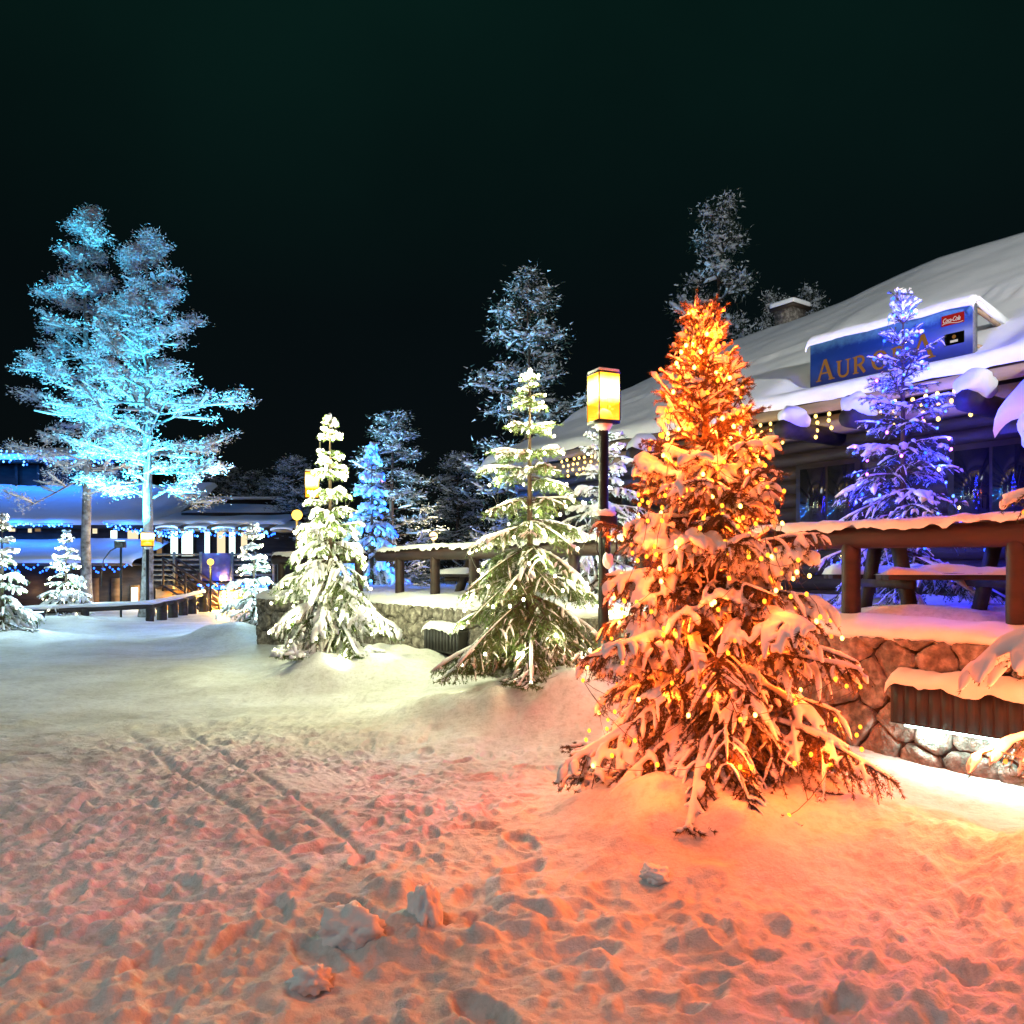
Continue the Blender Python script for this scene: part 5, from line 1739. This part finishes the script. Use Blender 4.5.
# bright doorway near the pine and a wall lamp left
a = at(130, 612, 33.3); b = at(139, 585, 33.3)
q = MB(); q.box(a.x, b.x, 33.32, 33.38, -0.2, b.z); o = part('door', q, M['wood_orange'], lo)
q = MB(); q.box(a.x + 0.05, b.x - 0.05, 33.30, 33.315, 0.3, b.z - 0.1); part('pane', q, M['win_white'], o)
point_light('porch_glow', (at(134, 590, 32.6).x, 32.6, 1.0), 60, (0.9, 1.0, 0.9), 0.1, lo)
point_light('porch_glow', (at(30, 590, 32.9).x, 32.9, 0.9), 20, (1.0, 0.6, 0.25), 0.1, lo)

# blue light curtains on the eaves
M['led_blue'] = mat_emit('led_blue', (0.02, 0.12, 1.0), 6)
M['led_ice'] = mat_emit('led_ice', (0.10, 0.38, 1.0), 7)


def led_string(label, x0, x1, y, z, drop, n, seed, r=0.05, cols=('led_blue', 'led_ice'), glow=0, gcol=(0.0, 0.15, 0.90), ndrop=0.5, z1=None, gn=5):
    t = thing('string_lights', label, 'string lights', (0, 0, 0), 0, 'blue lights along the eaves')
    rs = np.random.RandomState(seed)
    z1 = z if z1 is None else z1
    q = MB(); q.tube([(x0, y, z), (x1, y, z1)], 0.012, 4); part('wire', q, M['wire'], t)
    ms = []
    for c in cols:
        me = bulb_mesh(r).copy(); me.name = 'bulb'; me.materials.clear(); me.materials.append(M[c]); ms.append(me)
    for k in range(n):
        f = (k + rs.rand() * 0.7) / n
        o = bpy.data.objects.new('bulb', ms[rs.randint(len(ms))]); C.objects.link(o); o.parent = t
        o.location = (x0 + (x1 - x0) * f, y + rs.randn() * 0.03, z + (z1 - z) * f - drop * rs.rand())
    for k in range(gn if glow else 0):
        f = (k + 0.5) / gn
        point_light('led_glow', (x0 + (x1 - x0) * f, y - 0.35, z + (z1 - z) * f - drop * 0.5), glow, gcol, 0.15, t)
    return t


led_string('thick curtain of blue-white lights on the top eave of the lodge', X0, -18.5, 40.2, 7.45, 0.75, 130, 1, 0.042, ('led_ice', 'led_ice', 'led_blue'), 200, ndrop=1, gn=5)
led_string('straight row of blue lights along the middle eave of the lodge', X0, -18.6, 34.75, 3.55, 0.12, 100, 2, 0.034, ('led_ice', 'led_blue'), 90, gn=5)
led_string('blue lights along the middle eave right of the first pine trunk', -17.3, -13.9, 34.75, 3.6, 0.25, 60, 3, 0.034, ('led_ice', 'led_blue'), 60, z1=3.1, gn=2)
led_string('scattered blue lights hanging from the lowest eave of the lodge', X0 + 1, -15.0, 32.1, 1.80, 0.35, 100, 4, 0.034, ('led_blue',), 30, gn=5)

# ------------------------------------------------------------------ cafe with a raised deck (right of the lodge)
cf = thing('cafe', 'cafe with a lit window row, raised deck and outdoor stairs behind the fence', 'building', (0, 0, 0))
q = MB(); q.box(-14.2, -9.4, 35.2, 41, -1.0, 4.05); part('wall', q, M['wood_dark'], cf)
part('roof_snow', sheet(-14.9, -9.3, 33.6, 39.5, 3.45, 4.55, 0.05, 8, 0.2), M['snow_soft'], cf, True)
q = MB(); q.box(-14.7, -9.5, 33.7, 35.2, 3.33, 3.44); part('roof', q, M['wood_pale'], cf)
for k in range(5):
    x = -14.3 + k * 1.15
    q = sheet(x, x + 0.9, 32.9, 34.6, 3.30 - 0.02 * k, 3.62 - 0.02 * k, 0.02, 20 + k, 0.10, 12, 6); part('awning_snow', q, M['snow_soft'], cf, True)
    q = MB(); q.box(x + 0.03, x + 0.87, 32.95, 34.5, 3.21 - 0.02 * k, 3.28 - 0.02 * k); part('awning', q, M['wood_pale'], cf)
for px, w_, mt in ((159, 7, 'win_dim'), (174, 9, 'win_white'), (187, 13, 'win_white'), (207, 7, 'win_white'), (221, 10, 'win_warm'), (232, 8, 'win_white'), (244, 8, 'win_warm')):
    a = at(px - w_ / 2, 556, 35.1); b = at(px + w_ / 2, 529, 35.1)
    q = MB(); q.box(a.x, b.x, 35.13, 35.19, a.z, b.z); o = part('window', q, M['wood_dark'], cf)
    q = MB(); q.box(a.x + 0.04, b.x - 0.04, 35.118, 35.128, a.z, b.z - 0.04); part('pane', q, M[mt], o)
q = MB(); q.box(-14.4, -9.4, 32.6, 35.1, 0.85, 1.05); part('deck', q, M['wood_dark'], cf)
for xa_, xb_, ps in ((-14.4, -12.35, (-14.4, -13.4, -12.35)), (-11.1, -9.4, (-11.1, -10.2, -9.45))):
    q = MB()
    for k in range(6):
        q.box(xa_, xb_, 32.54, 32.6, 1.15 + k * 0.2, 1.23 + k * 0.2)
    for x in ps:
        q.box(x - 0.05, x + 0.05, 32.5, 32.555, 0.8, 2.3)
    part('deck_railing', q, M['rail_grey'], cf)
M['pane_violet'] = mat_surface('pane_violet', (0.10, 0.08, 0.22), (0.22, 0.16, 0.36), 2, 0.2, 0, spec=0.5)
q = MB(); q.box(-12.3, -11.15, 32.54, 32.57, 1.15, 2.25); part('deck_screen', q, M['pane_violet'], cf)
q = MB()
for k in range(8):
    q.box(-12.35 + k * 0.36, -12.0 + k * 0.36, 32.62, 32.72, -0.4, 0.84) if False else None
for k in range(7):
    z = -0.25 + k * 0.16; q.tube([(-12.4, 32.75, z), (-9.5, 32.75, z)], 0.085, 10)
part('base_logs', q, M['wood_orange'], cf, True)
q = MB(); q.box(-14.3, -12.9, 32.9, 32.95, -0.4, 0.84); part('base_panel', q, M['wood_orange'], cf)
q = MB(); a = at(224, 612, 32.6); q.box(a.x - 0.05, a.x + 0.05, 32.58, 32.63, 0.0, 0.75); part('wall_lamp', q, mat_emit('wall_lamp', (1.0, 0.68, 0.18), 18), cf)
point_light('wall_lamp_glow', (a.x, 32.4, 0.45), 1300, (1.0, 0.58, 0.12), 0.08, cf)
point_light('base_glow', (-13.5, 32.3, 0.3), 220, (1.0, 0.58, 0.14), 0.08, cf)
# stairs
st = thing('wooden_stairs', 'open wooden stairs with sloping handrails leading down from the cafe deck', 'stairs', (0, 0, 0))
s0, s1 = at(166, 583, 31.6), at(206, 612, 31.0)
q = MB()
for k in range(8):
    f = k / 7.0
    x = s0.x + (s1.x - s0.x) * f; z = 1.0 + (-0.15 - 1.0) * f
    q.box(x - 0.14, x + 0.14, 31.3, 32.5, z - 0.05, z)
part('tread', q, M['wood_dark'], st)
for y in (31.25, 32.5):
    q = MB()
    for h in (0.0, 0.3, 0.55, 0.8, 1.05):
        q.tube([(s0.x, y, 1.0 + h), (s1.x, y, -0.15 + h)], 0.045 if h in (0.0, 1.05) else 0.028, 6)
    for f in (0.02, 0.5, 0.98):
        x = s0.x + (s1.x - s0.x) * f; z = 1.0 - 1.15 * f; q.tube([(x, y, z - 0.2), (x, y, z + 1.08)], 0.05, 6)
    part('handrail', q, M['log_dark'], st)
led_string('blue-white lights under the cafe awnings', -14.3, -9.5, 32.95, 3.25, 0.35, 70, 6, 0.036, ('led_ice', 'led_blue'), 60, (0.10, 0.4, 1.0), gn=3)
led_string('bright blue lights along the edge of the cafe deck', -12.4, -9.6, 32.45, 1.05, 0.25, 70, 7, 0.036, ('led_ice', 'led_blue'), 40, gn=2)

fb = thing('flat_roofed_block', 'dark flat-roofed block with a thin line of snow behind the cafe', 'building', (0, 0, 0))
q = MB(); q.box(-16.2, -12.0, 42.0, 46.0, 0, 5.2); part('wall', q, M['panel_dark'], fb)
q = MB(); q.box(-16.3, -11.9, 41.9, 46.1, 5.205, 5.36, 0.05); part('roof_snow', q, M['snow_soft'], fb, True)

# ------------------------------------------------------------------ village flood lamp on a pole behind the viewer (the photo shows its light on the near snow)
def yard_lamp(label, x, y, power, col, aim):
    fv = thing('yard_lamp', label, 'lamp post', (x, y, 0), 0, 'tall yard lamps')
    q = MB(); q.tube([(0, 0, -0.2), (0, 0, 6.2)], 0.07, 10); part('pole', q, M['metal_black'], fv, True)
    q = MB(); q.box(-0.25, 0.25, -0.15, 0.15, 6.2, 6.36, 0.03); part('housing', q, M['metal_black'], fv)
    q = MB(); q.box(-0.2, 0.2, -0.1, 0.1, 6.18, 6.198); part('lens', q, M['tube'], fv)
    if aim is None:
        point_light('lamp_glow', (0, 0, 6.05), power, col, 0.2, fv)
    else:
        spot_light('lamp_glow', (0, 0, 6.05), Vector(aim) - Vector((x, y, 0)), power, col, 44, 0.5, 0.2, fv)


yard_lamp('tall yard lamp on a pole at the left of the yard', -6.8, 1.0, 620, (0.86, 1.0, 0.84), None)
yard_lamp('tall yard lamp on a pole behind the viewer to the right', 8.0, -3.0, 21000, (0.96, 1.0, 0.97), (6.6, 16.0, 8.6))
